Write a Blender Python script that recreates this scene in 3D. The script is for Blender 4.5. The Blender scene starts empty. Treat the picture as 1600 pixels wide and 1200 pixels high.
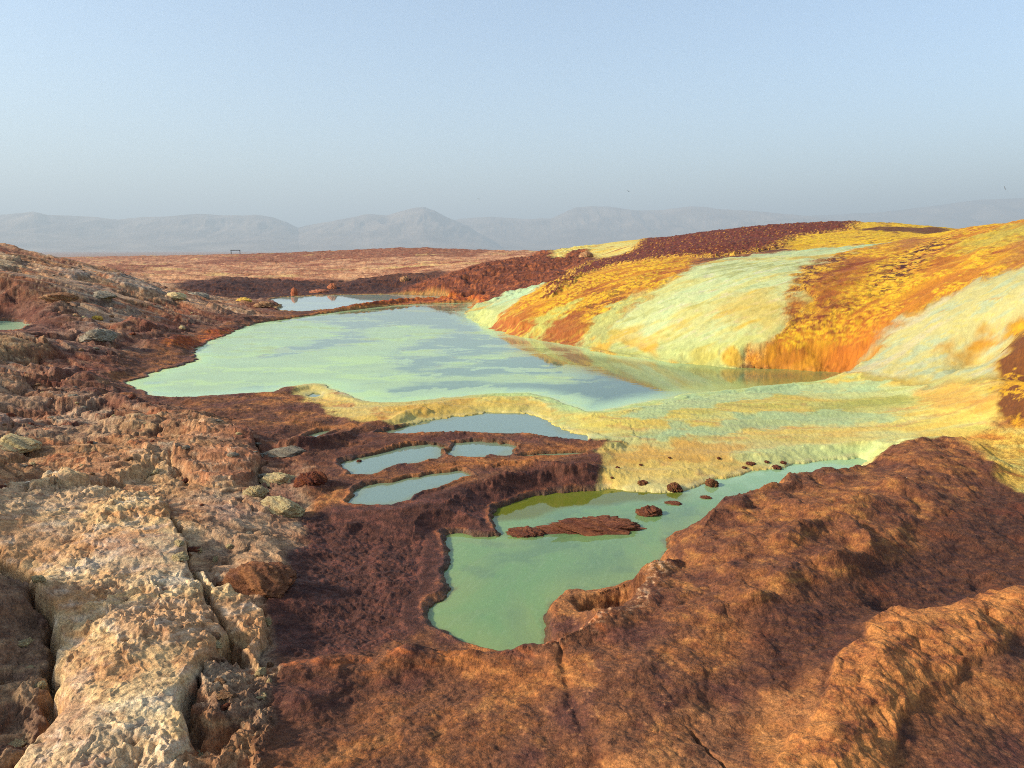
import bpy, bmesh, math, random, time
import numpy as np
from mathutils import Vector, Matrix
T0 = time.time()
sc = bpy.context.scene
COL = sc.collection
R = math.radians

# ------------------------------------------------------------------ camera, sky, sun, exposure
EYE = 1.75                       # eye height above the lake surface (z = 0)
F = 1164.0                       # focal length in pixels of the 1600 px wide photograph
PITCH = R(10.23)
cam_d = bpy.data.cameras.new('camera'); cam = bpy.data.objects.new('camera', cam_d); COL.objects.link(cam)
cam.location = (0, 0, EYE); cam.rotation_euler = (R(90) - PITCH, 0, 0)
cam_d.sensor_width = 36; cam_d.lens = 36 * F / 1600
cam_d.clip_start = 0.05; cam_d.clip_end = 90000
sc.camera = cam

SUN_ELEV, SUN_AZ = R(27), R(-104)   # azimuth from the view direction (+Y), negative = to the left
w = bpy.data.worlds.new('World'); sc.world = w; w.use_nodes = True
nt = w.node_tree; nt.nodes.clear()
sky = nt.nodes.new('ShaderNodeTexSky'); sky.sky_type = 'NISHITA'; sky.sun_disc = False
sky.sun_elevation = SUN_ELEV; sky.sun_rotation = SUN_AZ
sky.altitude = 0; sky.air_density = 1.0; sky.dust_density = 1.0; sky.ozone_density = 1.6
bg = nt.nodes.new('ShaderNodeBackground'); bg.inputs['Strength'].default_value = 0.125
wo = nt.nodes.new('ShaderNodeOutputWorld')
nt.links.new(sky.outputs[0], bg.inputs[0]); nt.links.new(bg.outputs[0], wo.inputs[0])
sun_d = bpy.data.lights.new('sun', 'SUN'); sun = bpy.data.objects.new('sun', sun_d); COL.objects.link(sun)
sun_d.energy = 4.9; sun_d.angle = R(5); sun_d.color = (1.0, 0.88, 0.70)
sd_ = Vector((math.sin(SUN_AZ) * math.cos(SUN_ELEV), math.cos(SUN_AZ) * math.cos(SUN_ELEV), math.sin(SUN_ELEV)))
sun.rotation_euler = sd_.to_track_quat('Z', 'Y').to_euler()
sc.view_settings.view_transform = 'Standard'; sc.view_settings.look = 'None'
sc.view_settings.gamma = 1.0; sc.view_settings.use_curve_mapping = False
sc.view_settings.exposure = .96

# ------------------------------------------------------------------ numeric helpers
def hsh(ix, iy, seed):
    h = (ix.astype(np.int64) * 374761393 + iy.astype(np.int64) * 668265263 + seed * 1442695041) & 0xffffffff
    h = ((h ^ (h >> 13)) * 1274126177) & 0xffffffff
    h = ((h ^ (h >> 16)) * 2246822519) & 0xffffffff
    return ((h ^ (h >> 15)) & 0xffffff).astype(np.float32) / np.float32(0xffffff)
NT = 512
def _table(seed):
    rs = np.random.RandomState(seed); a = rs.rand(NT, NT) * 2 * np.pi
    return np.cos(a).astype(np.float32), np.sin(a).astype(np.float32)
_tabs = {}
def perlin(x, y, seed=0):
    if seed not in _tabs: _tabs[seed] = _table(seed + 11)
    gx, gy = _tabs[seed]
    xf = np.floor(x); yf = np.floor(y)
    fx = (x - xf).astype(np.float32); fy = (y - yf).astype(np.float32)
    xi = xf.astype(np.int32); yi = yf.astype(np.int32)
    x0 = xi & (NT - 1); x1 = (xi + 1) & (NT - 1); y0 = yi & (NT - 1); y1 = (yi + 1) & (NT - 1)
    ux = fx * fx * fx * (fx * (fx * 6 - 15) + 10); uy = fy * fy * fy * (fy * (fy * 6 - 15) + 10)
    def g(i, j, dx, dy): return gx[i, j] * dx + gy[i, j] * dy
    a = g(x0, y0, fx, fy); b = g(x1, y0, fx - 1, fy); c = g(x0, y1, fx, fy - 1); d = g(x1, y1, fx - 1, fy - 1)
    a = a + ux * (b - a); c = c + ux * (d - c)
    return (a + uy * (c - a)) * 1.5
def fbm(x, y, octs=4, seed=0, gain=0.5, lac=2.03):
    s = 0; a = 1.0; n = 0
    for o in range(octs):
        s = s + a * perlin(x + 17.3 * o, y - 9.1 * o, seed + o); n += a; a *= gain; x = x * lac; y = y * lac
    return s / n
def ridged(x, y, octs=4, seed=0, gain=0.55):
    s = 0; a = 1.0; n = 0
    for o in range(octs):
        s = s + a * (1 - np.abs(perlin(x + 7.7 * o, y + 3.3 * o, seed + o)) * 2); n += a; a *= gain; x = x * 2.07; y = y * 2.07
    return s / n
def worley(x, y, seed=0, jit=0.95):
    """nearest and second distance, cell hash, offset to the cell point"""
    xi = np.floor(x); yi = np.floor(y)
    f1 = np.full(x.shape, 9.0, np.float32); f2 = f1.copy(); cid = np.zeros(x.shape, np.float32)
    ox = np.zeros(x.shape, np.float32); oy = ox.copy()
    for di in (-1, 0, 1):
        for dj in (-1, 0, 1):
            cx = xi + di; cy = yi + dj
            px = cx + 0.5 + jit * (hsh(cx, cy, seed) - 0.5); py = cy + 0.5 + jit * (hsh(cx, cy, seed + 7) - 0.5)
            dx = (x - px).astype(np.float32); dy = (y - py).astype(np.float32); d = np.sqrt(dx * dx + dy * dy)
            m = d < f1
            f2 = np.where(m, f1, np.minimum(f2, d)); f1 = np.where(m, d, f1)
            cid = np.where(m, hsh(cx, cy, seed + 13), cid); ox = np.where(m, dx, ox); oy = np.where(m, dy, oy)
    return f1, f2, cid, ox, oy
def sstep(a, b, x):
    t = np.clip((x - a) / (b - a), 0, 1); return t * t * (3 - 2 * t)
def lin(c):
    c = np.array(c, float) / 255.0
    return np.where(c <= 0.04045, c / 12.92, ((c + 0.055) / 1.055) ** 2.4)

# pixel of the photograph -> azimuth and slope of the ray from the eye
def ray(u, v):
    x = (u - 800) / F; yv = -(v - 600) / F
    dx, dy, dz = x, math.cos(PITCH) + yv * math.sin(PITCH), -math.sin(PITCH) + yv * math.cos(PITCH)
    h = math.hypot(dx, dy)
    return math.atan2(dx, dy), dz / h
def ground_r(u, v, z):
    t, s = ray(u, v); return (z - EYE) / s

# ------------------------------------------------------------------ base relief: control heights
CT = []
def cz(u, v, z):
    t, s = ray(u, v); CT.append((t, math.log((z - EYE) / s), z))
def cr(u, v, r):
    t, s = ray(u, v); CT.append((t, math.log(r), EYE + s * r))
def cw(deg, r, z): CT.append((R(deg), math.log(r), z))
for u in range(-300, 1901, 200):                        # foreground, below and beside the frame
    for v in (1300, 1700): cz(u, v, 0.0)
for d in (-55, -30, 0, 30, 55): cw(d, 0.6, 0.0)
for u, v, z in [(0,1200,.02),(30,1050,.02),(0,930,.04),(150,1150,.08),(200,1000,.11),(200,850,.13),(80,800,.16),(330,1100,.05),(400,1180,.0),
    (300,800,.12),(400,760,.06),(430,900,.0),(0,760,.15),(0,700,.17),(150,700,.15),(300,700,.10),(0,620,.22),(150,620,.15),(250,640,.08),(350,640,.05),(430,660,.0),
    (0,565,.32),(100,560,.28),(180,560,.14),(240,560,.06),(0,530,.40),(80,524,.40),(-100,525,.42),(160,520,.28),(260,525,.12),(330,510,.06),
    (420,635,.04),(470,640,.0),(540,650,-.02),(450,730,-.05),(480,800,-.09),(550,830,-.15),(480,900,-.12),(600,900,-.18),(450,980,-.12),(560,980,-.19),
    (640,960,-.20),(660,860,-.19),(700,790,-.14),(800,740,-.08),(900,735,-.08),(850,760,-.17),(740,690,-.06),(620,740,-.08),
    (430,1060,-.08),(550,1060,-.10),(700,1060,-.10),(850,1080,-.06),(1000,1050,.02),(600,1150,-.10),(800,1180,-.06),(1000,1180,.0),(1150,1180,.0),
    (1000,900,-.16),(1050,960,.04),(1150,900,.10),(1050,850,-.06),(1120,830,.0),(1200,800,.04),(1320,790,.10),(1300,860,.12),(1400,740,.08),(1480,705,.05),(1330,740,.0),
    (1550,760,-.04),(1600,800,-.06),(1450,830,.03),(1500,900,-.06),(1350,930,.02),(1250,1000,.02),(1380,960,-.08),(1560,945,-.10),(1230,1100,-.03),(1200,1180,-.03),
    (1400,1060,.05),(1550,1020,.05),(1500,1130,-.05),(1600,1180,-.08),(1320,1180,.05),(1650,1100,-.06),(1800,1000,-.1),
    (560,640,.02),(680,636,.04),(800,628,.05),(900,655,.02),(1000,650,.03),(1100,635,.04),(1200,615,.04),(1300,600,.04),(1000,700,-.09),(1150,690,-.10),
    (1300,680,-.09),(1450,670,-.02),(1450,620,.05),(1520,600,.12),(1600,640,.08),(1570,690,-.02),(1650,700,-.02),(1800,700,.1),(1000,745,-.175),(1150,735,-.185),(1290,715,-.17),
    (500,560,-.1),(700,560,-.1),(900,600,-.1),(600,500,-.1),(300,600,-.1),(400,540,-.1),
    (420,505,.06),(560,483,.06),(650,472,.06),(380,490,.12),(480,470,.0),(600,463,.0),(430,455,.05),(520,452,.05),(620,455,.05),(700,466,.03),(740,466,.03)]:
    cz(u, v, z)
for u, v in [(765,513),(850,533),(915,544),(1000,560),(1100,573),(1200,577),(1310,581)]: cz(u, v, 0.0)
for u, v, r in [(0,505,12.6),(0,470,15),(0,430,17.5),(0,400,21),(0,376,26),(60,395,26),(40,440,17),(100,404,25),(150,419,25),(200,432,25),(250,448,24),(300,459,24),(350,466,25.5),
    (100,440,19),(100,470,16),(200,470,18),(200,490,15),(300,480,19),(-150,380,24),(-150,450,15),(-150,540,10),(-150,650,6),(-150,800,4),
    (780,518,15.55),
    # far terrace with its dark cliff
    (250,456,30.5),(350,458,31),(450,458,31),(560,455,31),(640,449,31),(350,438,33),(250,441,33),(450,438,33),(560,434,33),(640,431,33.5),
    (200,425,45),(350,425,45),(500,422,45),(620,418,44),(150,410,80),(300,409,80),(450,405,70),(600,400,65),(700,402,60),
    (120,403,160),(250,403,160),(370,401,160),(430,398,130),(480,395.5,110),(540,392,95),(600,388.5,88),(660,386.5,85),(700,389,85),(740,392.5,90),(800,393,100),
    # brown hump and the back of the mineral hill
    (700,455,27),(720,430,29),(780,412,33),(850,402,36),(900,391,37),(800,440,27),(870,425,29),(930,404,34),(880,401,38),(960,377,46),(1025,372,46),(940,390,40),
    # spit and hill front
    (760,484,20.5),(800,464,20.5),(850,449,24),(800,494,16.1),(860,470,16.4),(840,455,17.6),(900,505,14.5),(940,480,15),(885,436,20.5),(1000,500,13.8),(1000,450,15.5),(950,436,17.2),(1000,411,19.5),(1000,380,34),
    (1000,540,13),(1050,372,36),(1100,545,12.0),(1100,480,13.3),(1100,420,15.8),(1100,387,24),(1100,364,35),(1200,555,11.6),(1200,500,12.4),(1200,450,13.6),(1200,400,17.5),(1200,375,27),(1200,353,34),
    (1300,560,11.3),(1300,500,12.3),(1300,450,13.4),(1300,408,15.8),(1300,385,21),(1300,365,28),(1300,348,34),(1380,347,34),(1440,353,33),(1490,357,30),
    (1400,560,10.9),(1400,510,11.9),(1400,460,13.1),(1400,400,16),(1400,378,19.5),(1500,570,10.2),(1500,520,11),(1500,460,12.2),(1500,400,14.6),(1480,370,18),(1530,352,19.5),
    (1600,580,9.4),(1600,520,10.2),(1600,450,11.4),(1600,390,13.6),(1600,344,17),(1700,600,8.5),(1700,500,9.8),(1700,420,11.5),(1700,330,16),(1900,350,13),(1900,500,9)]:
    cr(u, v, r)
for d in (-60, -50): cw(d, 26, 1.8); cw(d, 45, 1.0)
for d, r, z in [(-38,40,1.2),(-30,34,.6),(-25,34,.3),(10,52,1.6),(3,50,1.4),(20,50,2.0),(30,50,1.8),(38,30,1.6),(45,25,2.0),(55,20,1.5),(55,8,.5),(38,50,1)]: cw(d, r, z)
for d in range(-60, 61, 15): cw(d, 260, -1.5); cw(d, 400, -3)
# the flat plain beyond 400 m is appended ring by ring
CT = np.array(CT)
def rbf_fit(c):
    P = c[:, :2]; D = np.hypot(P[:, None, 0] - P[None, :, 0], P[:, None, 1] - P[None, :, 1])
    A = np.sqrt(D * D + 0.004 ** 2) ; n = len(P)
    M = np.zeros((n + 3, n + 3)); M[:n, :n] = A - np.eye(n) * 0.002; M[:n, n] = 1; M[:n, n + 1:] = P; M[n, :n] = 1; M[n + 1:, :n] = P.T
    b = np.zeros(n + 3); b[:n] = c[:, 2]
    return np.linalg.solve(M, b)
_w = rbf_fit(CT)
CTH = np.linspace(R(-62), R(62), 420); CL = np.linspace(math.log(0.5), math.log(420), 640)
_g = np.zeros((len(CL), len(CTH)))
for i, l in enumerate(CL):
    D = np.sqrt((CTH[:, None] - CT[None, :, 0]) ** 2 + (l - CT[None, :, 1]) ** 2 + 0.004 ** 2)
    _g[i] = D @ _w[:len(CT)] + _w[len(CT)] + _w[len(CT) + 1] * CTH + _w[len(CT) + 2] * l
def blur(g, n):
    for _ in range(n):
        g = np.pad(g, 1, mode='edge')
        g = (g[:-2] + 2 * g[1:-1] + g[2:]) / 4; g = (g[:, :-2] + 2 * g[:, 1:-1] + g[:, 2:]) / 4
    return g
BASE = blur(_g, 5)
def base_h(th, L):
    a = np.clip((th - CTH[0]) / (CTH[1] - CTH[0]), 0, len(CTH) - 1.001); b = np.clip((L - CL[0]) / (CL[1] - CL[0]), 0, len(CL) - 1.001)
    i = a.astype(int); j = b.astype(int); fa = a - i; fb = b - j
    return ((BASE[j, i] * (1 - fa) + BASE[j, i + 1] * fa) * (1 - fb) + (BASE[j + 1, i] * (1 - fa) + BASE[j + 1, i + 1] * fa) * fb)
MARCH = np.linspace(math.log(1.2), math.log(300), 5000)
def hit(u, v, z=None):
    """where the sight line through a photograph pixel meets the relief (or a level plane): (azimuth, ln distance)"""
    t, s = ray(u, v)
    if z is not None: return t, math.log((z - EYE) / s)
    hh = base_h(np.full(MARCH.shape, t), MARCH); rz = EYE + s * np.exp(MARCH)
    k = np.nonzero(hh >= rz)[0]
    return (t, MARCH[k[0]]) if len(k) else (t, MARCH[-1])
def world(u, v, z=None):
    t, L = hit(u, v, z); r = math.exp(L)
    return Vector((r * math.sin(t), r * math.cos(t), float(base_h(np.array([t]), np.array([L]))[0]) if z is None else z))

# ------------------------------------------------------------------ the terrain grid (azimuth x distance: finer near the path)
ths = np.linspace(R(-54), R(54), 1760)
rs = [0.9]
while rs[-1] < 420:
    r_ = rs[-1]
    rs.append(r_ + (0.006 if r_ < 1.9 else min(max(r_ * r_ * 0.00050, 0.0028), r_ * (0.0028 if r_ < 24 else 0.0046) if r_ < 45 else r_ * 0.009)))
rs = np.array(rs); Ls = np.log(rs)
TH, LL = np.meshgrid(ths, Ls); TH = TH.astype(np.float32); LL = LL.astype(np.float32)
RR = np.exp(LL); X = (RR * np.sin(TH)).astype(np.float32); Y = (RR * np.cos(TH)).astype(np.float32)
NRr, NC = X.shape
print('grid', X.shape)
Hh = base_h(TH.astype(float), LL.astype(float)).astype(np.float32); H0 = Hh.copy()

_wn1 = fbm(X * 2.6, Y * 2.6, 4, 40); _wn2 = fbm(X * 2.6 + 50, Y * 2.6, 4, 44)
WF = (np.clip(RR * 0.018, 0.045, 0.30) / RR)
WF2 = np.clip(RR * .004, .012, .05) / RR
WX = _wn1 * WF + fbm(X * 13, Y * 13, 3, 48) * WF2; WY = _wn2 * WF + fbm(X * 13, Y * 13, 3, 52) * WF2

def rng(pts, m):
    pts = np.asarray(pts)
    a = np.searchsorted(ths, pts[:, 0].min() - m), np.searchsorted(ths, pts[:, 0].max() + m)
    b = np.searchsorted(Ls, pts[:, 1].min() - m), np.searchsorted(Ls, pts[:, 1].max() + m)
    return slice(max(b[0], 0), b[1]), slice(max(a[0], 0), a[1])
def sdf(pts, m=0.08, warp=1.0):
    """signed distance in metres (negative inside) to a closed outline given in (azimuth, ln distance)"""
    s = rng(pts, m + 0.02); out = np.full(X.shape, 99.0, np.float32)
    px = TH[s] + WX[s] * warp; py = LL[s] + WY[s] * warp
    d2 = np.full(px.shape, 1e9, np.float32); ins = np.zeros(px.shape, bool); n = len(pts)
    for i in range(n):
        ax, ay = pts[i]; bx, by = pts[(i + 1) % n]; ex, ey = bx - ax, by - ay; q = ex * ex + ey * ey + 1e-12
        t = np.clip(((px - ax) * ex + (py - ay) * ey) / q, 0, 1); dx = px - ax - t * ex; dy = py - ay - t * ey
        d2 = np.minimum(d2, dx * dx + dy * dy)
        if ay != by:
            c = ((ay > py) != (by > py)) & (px < (bx - ax) * (py - ay) / (by - ay) + ax); ins ^= c
    d = np.sqrt(d2) * RR[s]; out[s] = np.where(ins, -d, d)
    return out
def linedist(pts, m=0.15, warp=1.0):
    s = rng(pts, m); px = TH[s] + WX[s] * warp; py = LL[s] + WY[s] * warp; d2 = np.full(px.shape, 1e9, np.float32)
    tt = np.zeros(px.shape, np.float32); n = len(pts)
    for i in range(n - 1):
        ax, ay = pts[i]; bx, by = pts[i + 1]; ex, ey = bx - ax, by - ay; q = ex * ex + ey * ey + 1e-12
        t = np.clip(((px - ax) * ex + (py - ay) * ey) / q, 0, 1); dx = px - ax - t * ex; dy = py - ay - t * ey
        dd = dx * dx + dy * dy; k = dd < d2; d2 = np.where(k, dd, d2); tt = np.where(k, (i + t) / (n - 1), tt)
    return s, np.sqrt(d2) * RR[s], tt
def P(*uv, z=None): return [hit(u, v, z) for u, v in uv]
def smooth_closed(p, n=1):
    for _ in range(n):
        q = []
        for i in range(len(p)):
            a = p[i]; b = p[(i + 1) % len(p)]
            q += [(a[0] * .75 + b[0] * .25, a[1] * .75 + b[1] * .25), (a[0] * .25 + b[0] * .75, a[1] * .25 + b[1] * .75)]
        p = q
    return p
def smooth_open(p, n=1):
    for _ in range(n):
        q = [p[0]]
        for i in range(len(p) - 1):
            a = p[i]; b = p[i + 1]
            q += [(a[0] * .75 + b[0] * .25, a[1] * .75 + b[1] * .25), (a[0] * .25 + b[0] * .75, a[1] * .25 + b[1] * .75)]
        p = q + [p[-1]]
    return p

# ------------------------------------------------------------------ zones (outlines traced on the relief)
def Z(*uv, warp=1.0, sm=1): return sdf(smooth_closed(P(*uv), sm), warp=warp)
zones = {}
zones['dark_crest'] = Z((845,470),(868,445),(885,428),(925,408),(985,398),(1000,380),(1050,370),(1120,360),(1200,350),(1310,343),(1385,344),(1345,357),(1300,362),(1240,370),(1222,388),(1150,399),(1090,404),(1000,409),(940,416),(900,442),(868,462), warp=1.3)
zones['hump'] = Z((640,470),(630,452),(660,440),(720,425),(780,408),(850,396),(900,380),(925,392),(935,404),(885,428),(862,450),(800,466),(700,470))
zones['back_yellow'] = Z((858,406),(900,384),(960,372),(1030,369),(1003,386),(960,400),(930,405),(925,395),(905,392),(880,402), warp=1.2)
zones['gold_strip'] = Z((1225,392),(1222,372),(1300,364),(1345,357),(1375,343),(1430,348),(1500,356),(1490,366),(1440,374),(1380,380),(1300,388), warp=1.5)
zones['mint'] = Z((905,546),(935,520),(960,500),(1010,465),(1070,425),(1110,408),(1200,397),(1300,386),(1385,378),(1345,396),(1290,405),(1248,425),(1242,450),(1245,475),(1235,505),(1200,530),(1180,550),(1130,575),(1000,565),(930,552), warp=1.7)
zones['orange_left'] = Z((755,512),(800,478),(850,450),(880,438),(940,414),(1000,408),(1092,404),(1070,428),(1010,465),(960,500),(915,535),(912,552),(850,534),(780,520), warp=1.6)
zones['spit'] = Z((722,488),(745,474),(790,462),(850,444),(862,452),(810,484),(770,512),(740,500), warp=1.0)
zones['orange_right'] = Z((1242,425),(1300,402),(1350,390),(1385,380),(1440,374),(1500,356),(1570,338),(1680,330),(1690,400),(1600,414),(1500,450),(1420,490),(1375,520),(1345,555),(1320,582),(1240,580),(1180,576),(1188,550),(1210,530),(1240,510),(1247,475), warp=1.7)
zones['mint_right'] = Z((1318,582),(1350,548),(1382,515),(1450,475),(1520,442),(1600,414),(1700,395),(1700,470),(1610,480),(1590,530),(1562,600),(1450,600),(1330,592), warp=1.8)
zones['gold_right'] = Z((1700,470),(1605,482),(1590,520),(1565,560),(1555,600),(1535,625),(1545,655),(1600,670),(1700,680), warp=2.0)
zones['terrace'] = Z((455,612),(500,596),(560,618),(600,625),(700,615),(820,605),(930,635),(1070,610),(1180,600),(1250,592),(1330,583),(1450,592),(1560,590),(1545,630),(1560,665),(1490,688),(1400,700),(1335,730),(1290,732),(1130,758),(1060,772),(955,772),(930,752),(950,728),(934,704),(985,688),(905,690),(850,672),(800,665),(700,668),(655,655),(610,662),(560,658),(530,648),(480,625), warp=1.0)
zones['yellow_behind'] = Z((1490,688),(1545,672),(1610,680),(1690,690),(1690,780),(1600,772),(1560,752),(1548,722),(1510,700), warp=.8)
zones['slope_gold'] = Z((1230,520),(1262,472),(1325,470),(1315,505),(1250,520), warp=1.6)
zones['speckle_band'] = Z((1350,462),(1395,402),(1488,366),(1484,384),(1425,430),(1375,466), warp=1.4)
zones['speckle_edge'] = Z((1242,425),(1300,402),(1340,396),(1300,430),(1262,470),(1246,470), warp=1.6)
zones['speckle_left'] = Z((900,500),(930,460),(1000,430),(1010,440),(960,490),(910,520), warp=1.8)
zones['pond_green'] = Z((1250,640),(1330,622),(1420,620),(1440,628),(1350,640),(1270,650), warp=1.2)
zones['orange_foot'] = Z((1235,580),(1248,540),(1300,530),(1360,505),(1400,500),(1350,550),(1325,584), warp=1.0)
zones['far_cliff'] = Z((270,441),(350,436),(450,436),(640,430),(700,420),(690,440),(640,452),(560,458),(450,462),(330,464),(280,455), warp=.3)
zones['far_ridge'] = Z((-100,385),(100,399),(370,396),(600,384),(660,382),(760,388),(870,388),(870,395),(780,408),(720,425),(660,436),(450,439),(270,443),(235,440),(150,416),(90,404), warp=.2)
zones['dark_basin'] = Z((420,830),(480,800),(600,795),(700,780),(790,740),(945,715),(950,750),(860,775),(770,815),(700,840),(705,900),(680,945),(665,985),(560,1020),(430,1035),(410,950),(450,880), warp=1.2)
zones['left_rock'] = Z((-300,360),(60,385),(100,400),(200,430),(300,455),(430,470),(440,490),(330,505),(250,520),(185,560),(150,610),(250,635),(330,660),(400,690),(470,705),(470,780),(455,850),(440,900),(400,940),(425,1000),(420,1100),(400,1250),(-300,1600), warp=1.6)
zones['cream_slab'] = Z((10,885),(-40,850),(-40,790),(60,745),(130,760),(200,770),(262,790),(275,840),(300,885),(350,925),(400,955),(410,1000),(402,1065),(385,1050),(378,1010),(345,1000),(335,1025),(300,1060),(285,1120),(300,1260),(-30,1300),(30,1190),(95,1130),(85,1080),(70,1040),(80,1000),(62,960),(52,915), warp=1.2)
zones['dome'] = Z((1030,860),(1045,835),(1110,810),(1180,785),(1250,765),(1330,735),(1400,700),(1500,688),(1560,715),(1570,760),(1480,800),(1440,850),(1380,900),(1250,940),(1100,980),(1000,980),(960,985),(1000,940),(990,900), warp=1.2)
zones['shaded_hollow'] = Z((1440,850),(1480,800),(1570,765),(1700,770),(1700,930),(1580,935),(1530,955),(1420,970),(1350,985),(1290,1050),(1200,1100),(1150,1050),(1180,980),(1300,930), warp=1.6)
zones['ridge_right'] = Z((1180,1260),(1240,1180),(1285,1120),(1310,1050),(1345,1010),(1400,975),(1440,965),(1530,955),(1600,930),(1700,925),(1700,990),(1600,1000),(1540,1030),(1480,1060),(1430,1110),(1390,1200),(1380,1300), warp=1.2)
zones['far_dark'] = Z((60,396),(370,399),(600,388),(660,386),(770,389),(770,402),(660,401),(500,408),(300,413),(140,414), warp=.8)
zones['dark_left'] = Z((-80,870),(0,880),(45,920),(60,960),(66,1000),(60,1040),(78,1085),(66,1130),(25,1185),(-80,1230), warp=1.2)
zones['dark_right'] = Z((340,1010),(380,1015),(402,1065),(430,1060),(425,1150),(410,1300),(300,1300),(290,1200),(290,1120),(305,1062), warp=1.4)
zones['dark_streak'] = Z((1330,359),(1385,355),(1430,356),(1495,359),(1500,366),(1440,364),(1380,362), warp=1.2)
zones['dam'] = Z((250,545),(300,525),(400,505),(430,498),(500,488),(560,480),(620,470),(690,462),(760,462),(760,472),(680,475),(600,480),(540,488),(480,495),(430,503),(370,520),(300,535), warp=.6)
def M(name, f=0.03, off=0.0):
    """0..1 membership with a feather that grows with distance"""
    w_ = f * np.clip(RR / 6, .5, 4); return 1 - sstep(-w_, w_, zones[name] - off)
print('zones', round(time.time() - T0, 1))

# ------------------------------------------------------------------ relief detail
def bump_at(u, v, rad, hgt, aspect=1.0):
    global Hh
    t, L = hit(u, v); r = math.exp(L); s = rng([(t, L)], 3 * rad * max(1, aspect) / r)
    d = np.hypot((TH[s] + WX[s] - t) * RR[s] / aspect, (LL[s] + WY[s] - L) * RR[s]); Hh[s] += hgt * np.exp(-(d / rad) ** 2)
mL = np.maximum(M('left_rock', .12), M('far_ridge', .1)); mC = M('cream_slab', .02)
mD = M('dome', .1); mT = M('terrace', .06); mB = M('dark_basin', .06); mR = M('ridge_right', .03)
mMint = np.maximum(M('mint', .03), np.maximum(M('mint_right', .04), M('spit', .03)))
mOr = np.maximum(np.maximum(M('orange_left', .06), M('orange_right', .08)), np.maximum(M('gold_right', .10), M('gold_strip', .08)))
mDk = M('dark_crest', .04); mHump = M('hump', .15)
hill = np.clip(mMint + mOr + mDk + M('back_yellow', .05), 0, 1)

# broken, tilted plates of crust on the left
wx = X + 0.35 * fbm(X * 1.1, Y * 1.1, 3, 60); wy = Y + 0.35 * fbm(X * 1.1 + 9, Y * 1.1, 3, 63)
f1, f2, cid, ox, oy = worley(wx * 0.62, wy * 1.15, 3)
cid2 = (cid * 57.31) % 1; cid3 = (cid * 191.7) % 1
plate = (cid - .5) * .16 + ox * (cid2 - .5) * .32 + oy * (cid3 - .45) * .30
gap = np.exp(-((f2 - f1) / 0.05) ** 2)
g1, g2, gid, gx_, gy_ = worley(wx * 2.3 + 5, wy * 3.4, 21)
gid2 = (gid * 77.7) % 1
plate2 = (gid - .5) * .05 + gx_ * (gid2 - .5) * .09 + gy_ * (((gid * 331.3) % 1) - .4) * .09
gap2 = np.exp(-((g2 - g1) / 0.07) ** 2)
PLATE_ID, PLATE_ID2, SUB_ID = cid, cid2, gid
rough = fbm(X * 5.5, Y * 5.5, 5, 70, .6); rid = ridged(X * 3.1, Y * 4.2, 4, 77)
distk = np.clip(RR / 9, .45, 1.0)
lr = mL * (1 - mC)
def ledges(q, step, lo=.72):
    t_ = q / step; f_ = np.floor(t_); fr_ = t_ - f_; return (f_ + sstep(lo, 1, fr_) * .85 + fr_ * .15) * step
n_s = fbm(X * .5, Y * .5, 2, 73)
nk = .3 + .7 * sstep(15, 6, RR)
tq = .24 * fbm(X * .28 + .1 * n_s, Y * .85 + .25 * n_s, 4, 72, .45) + .05 * (cid - .5)
tl = ledges(tq, .055, .8); tq2 = .11 * fbm(X * 2.0 + 20, Y * 3.2, 5, 79, .58); tl2 = ledges(tq2, .022, .75)
frk = 1 - .55 * M('far_ridge', .3)
Hh += lr * frk * (tl * 1.1 * distk + tl2 * .9 * distk * nk + plate * .16 * distk + plate2 * distk * .25 * nk + rough * .030 * distk * nk * nk + rid * .012 * nk - gap * .02 * distk)
print('plates', round(time.time() - T0, 1))

# slabs, ledges and crevices drawn one by one
def slab(h, *uv, edge=.03, warp=1.6):
    global Hh
    h *= .4
    s_ = sdf(smooth_closed(P(*uv), 1), warp=warp); m_ = 1 - sstep(-edge, edge * .3, s_); Hh += h * m_
    Hh -= .018 * np.exp(-((s_ - .01) / .016) ** 2) * sstep(-.3, .2, _wn2); return m_
def crack(depth, wid, *uv, warp=1.6):
    global Hh
    wid *= .45; depth *= .5
    s, d, t = linedist(smooth_open(P(*uv), 1), warp=warp)
    wv = wid * np.clip(1 + 1.6 * _wn2[s] + .8 * _wn1[s], .25, 2.5); Hh[s] -= depth * np.exp(-(d / wv) ** 2) * sstep(0, .12, t) * sstep(0, .12, 1 - t)
slab(.09, (10,885),(-60,850),(-60,790),(60,745),(130,760),(200,770),(262,790),(275,840),(300,895),(330,930),(340,985),(335,1025),(300,1060),(285,1120),(290,1280),(-30,1300),(30,1190),(95,1130),(85,1080),(70,1040),(80,1000),(62,960),(52,915), edge=.025)
slab(.08, (285,890),(350,925),(400,955),(410,1000),(402,1065),(385,1050),(378,1010),(350,1000),(338,965),(320,920), edge=.02)
slab(.08, (60,772),(130,725),(205,698),(245,702),(215,728),(160,762),(100,778), edge=.03)
slab(.07, (265,715),(290,680),(340,665),(395,685),(405,715),(395,740),(330,745),(280,730), edge=.04)
slab(.08, (-40,690),(0,678),(50,674),(60,698),(0,712),(-40,712), edge=.04)
slab(.10, (-60,535),(0,520),(70,532),(95,546),(70,556),(0,556),(-60,560), edge=.05)
slab(.09, (120,518),(165,520),(178,538),(150,545),(115,535), edge=.04)
slab(.07, (40,582),(100,572),(130,580),(90,592),(50,594), edge=.04)
slab(.08, (50,636),(110,618),(170,606),(180,622),(110,640),(60,650), edge=.05)
slab(.08, (345,860),(375,840),(430,835),(455,870),(450,905),(400,945),(360,905),(320,880), edge=.06)
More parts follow.
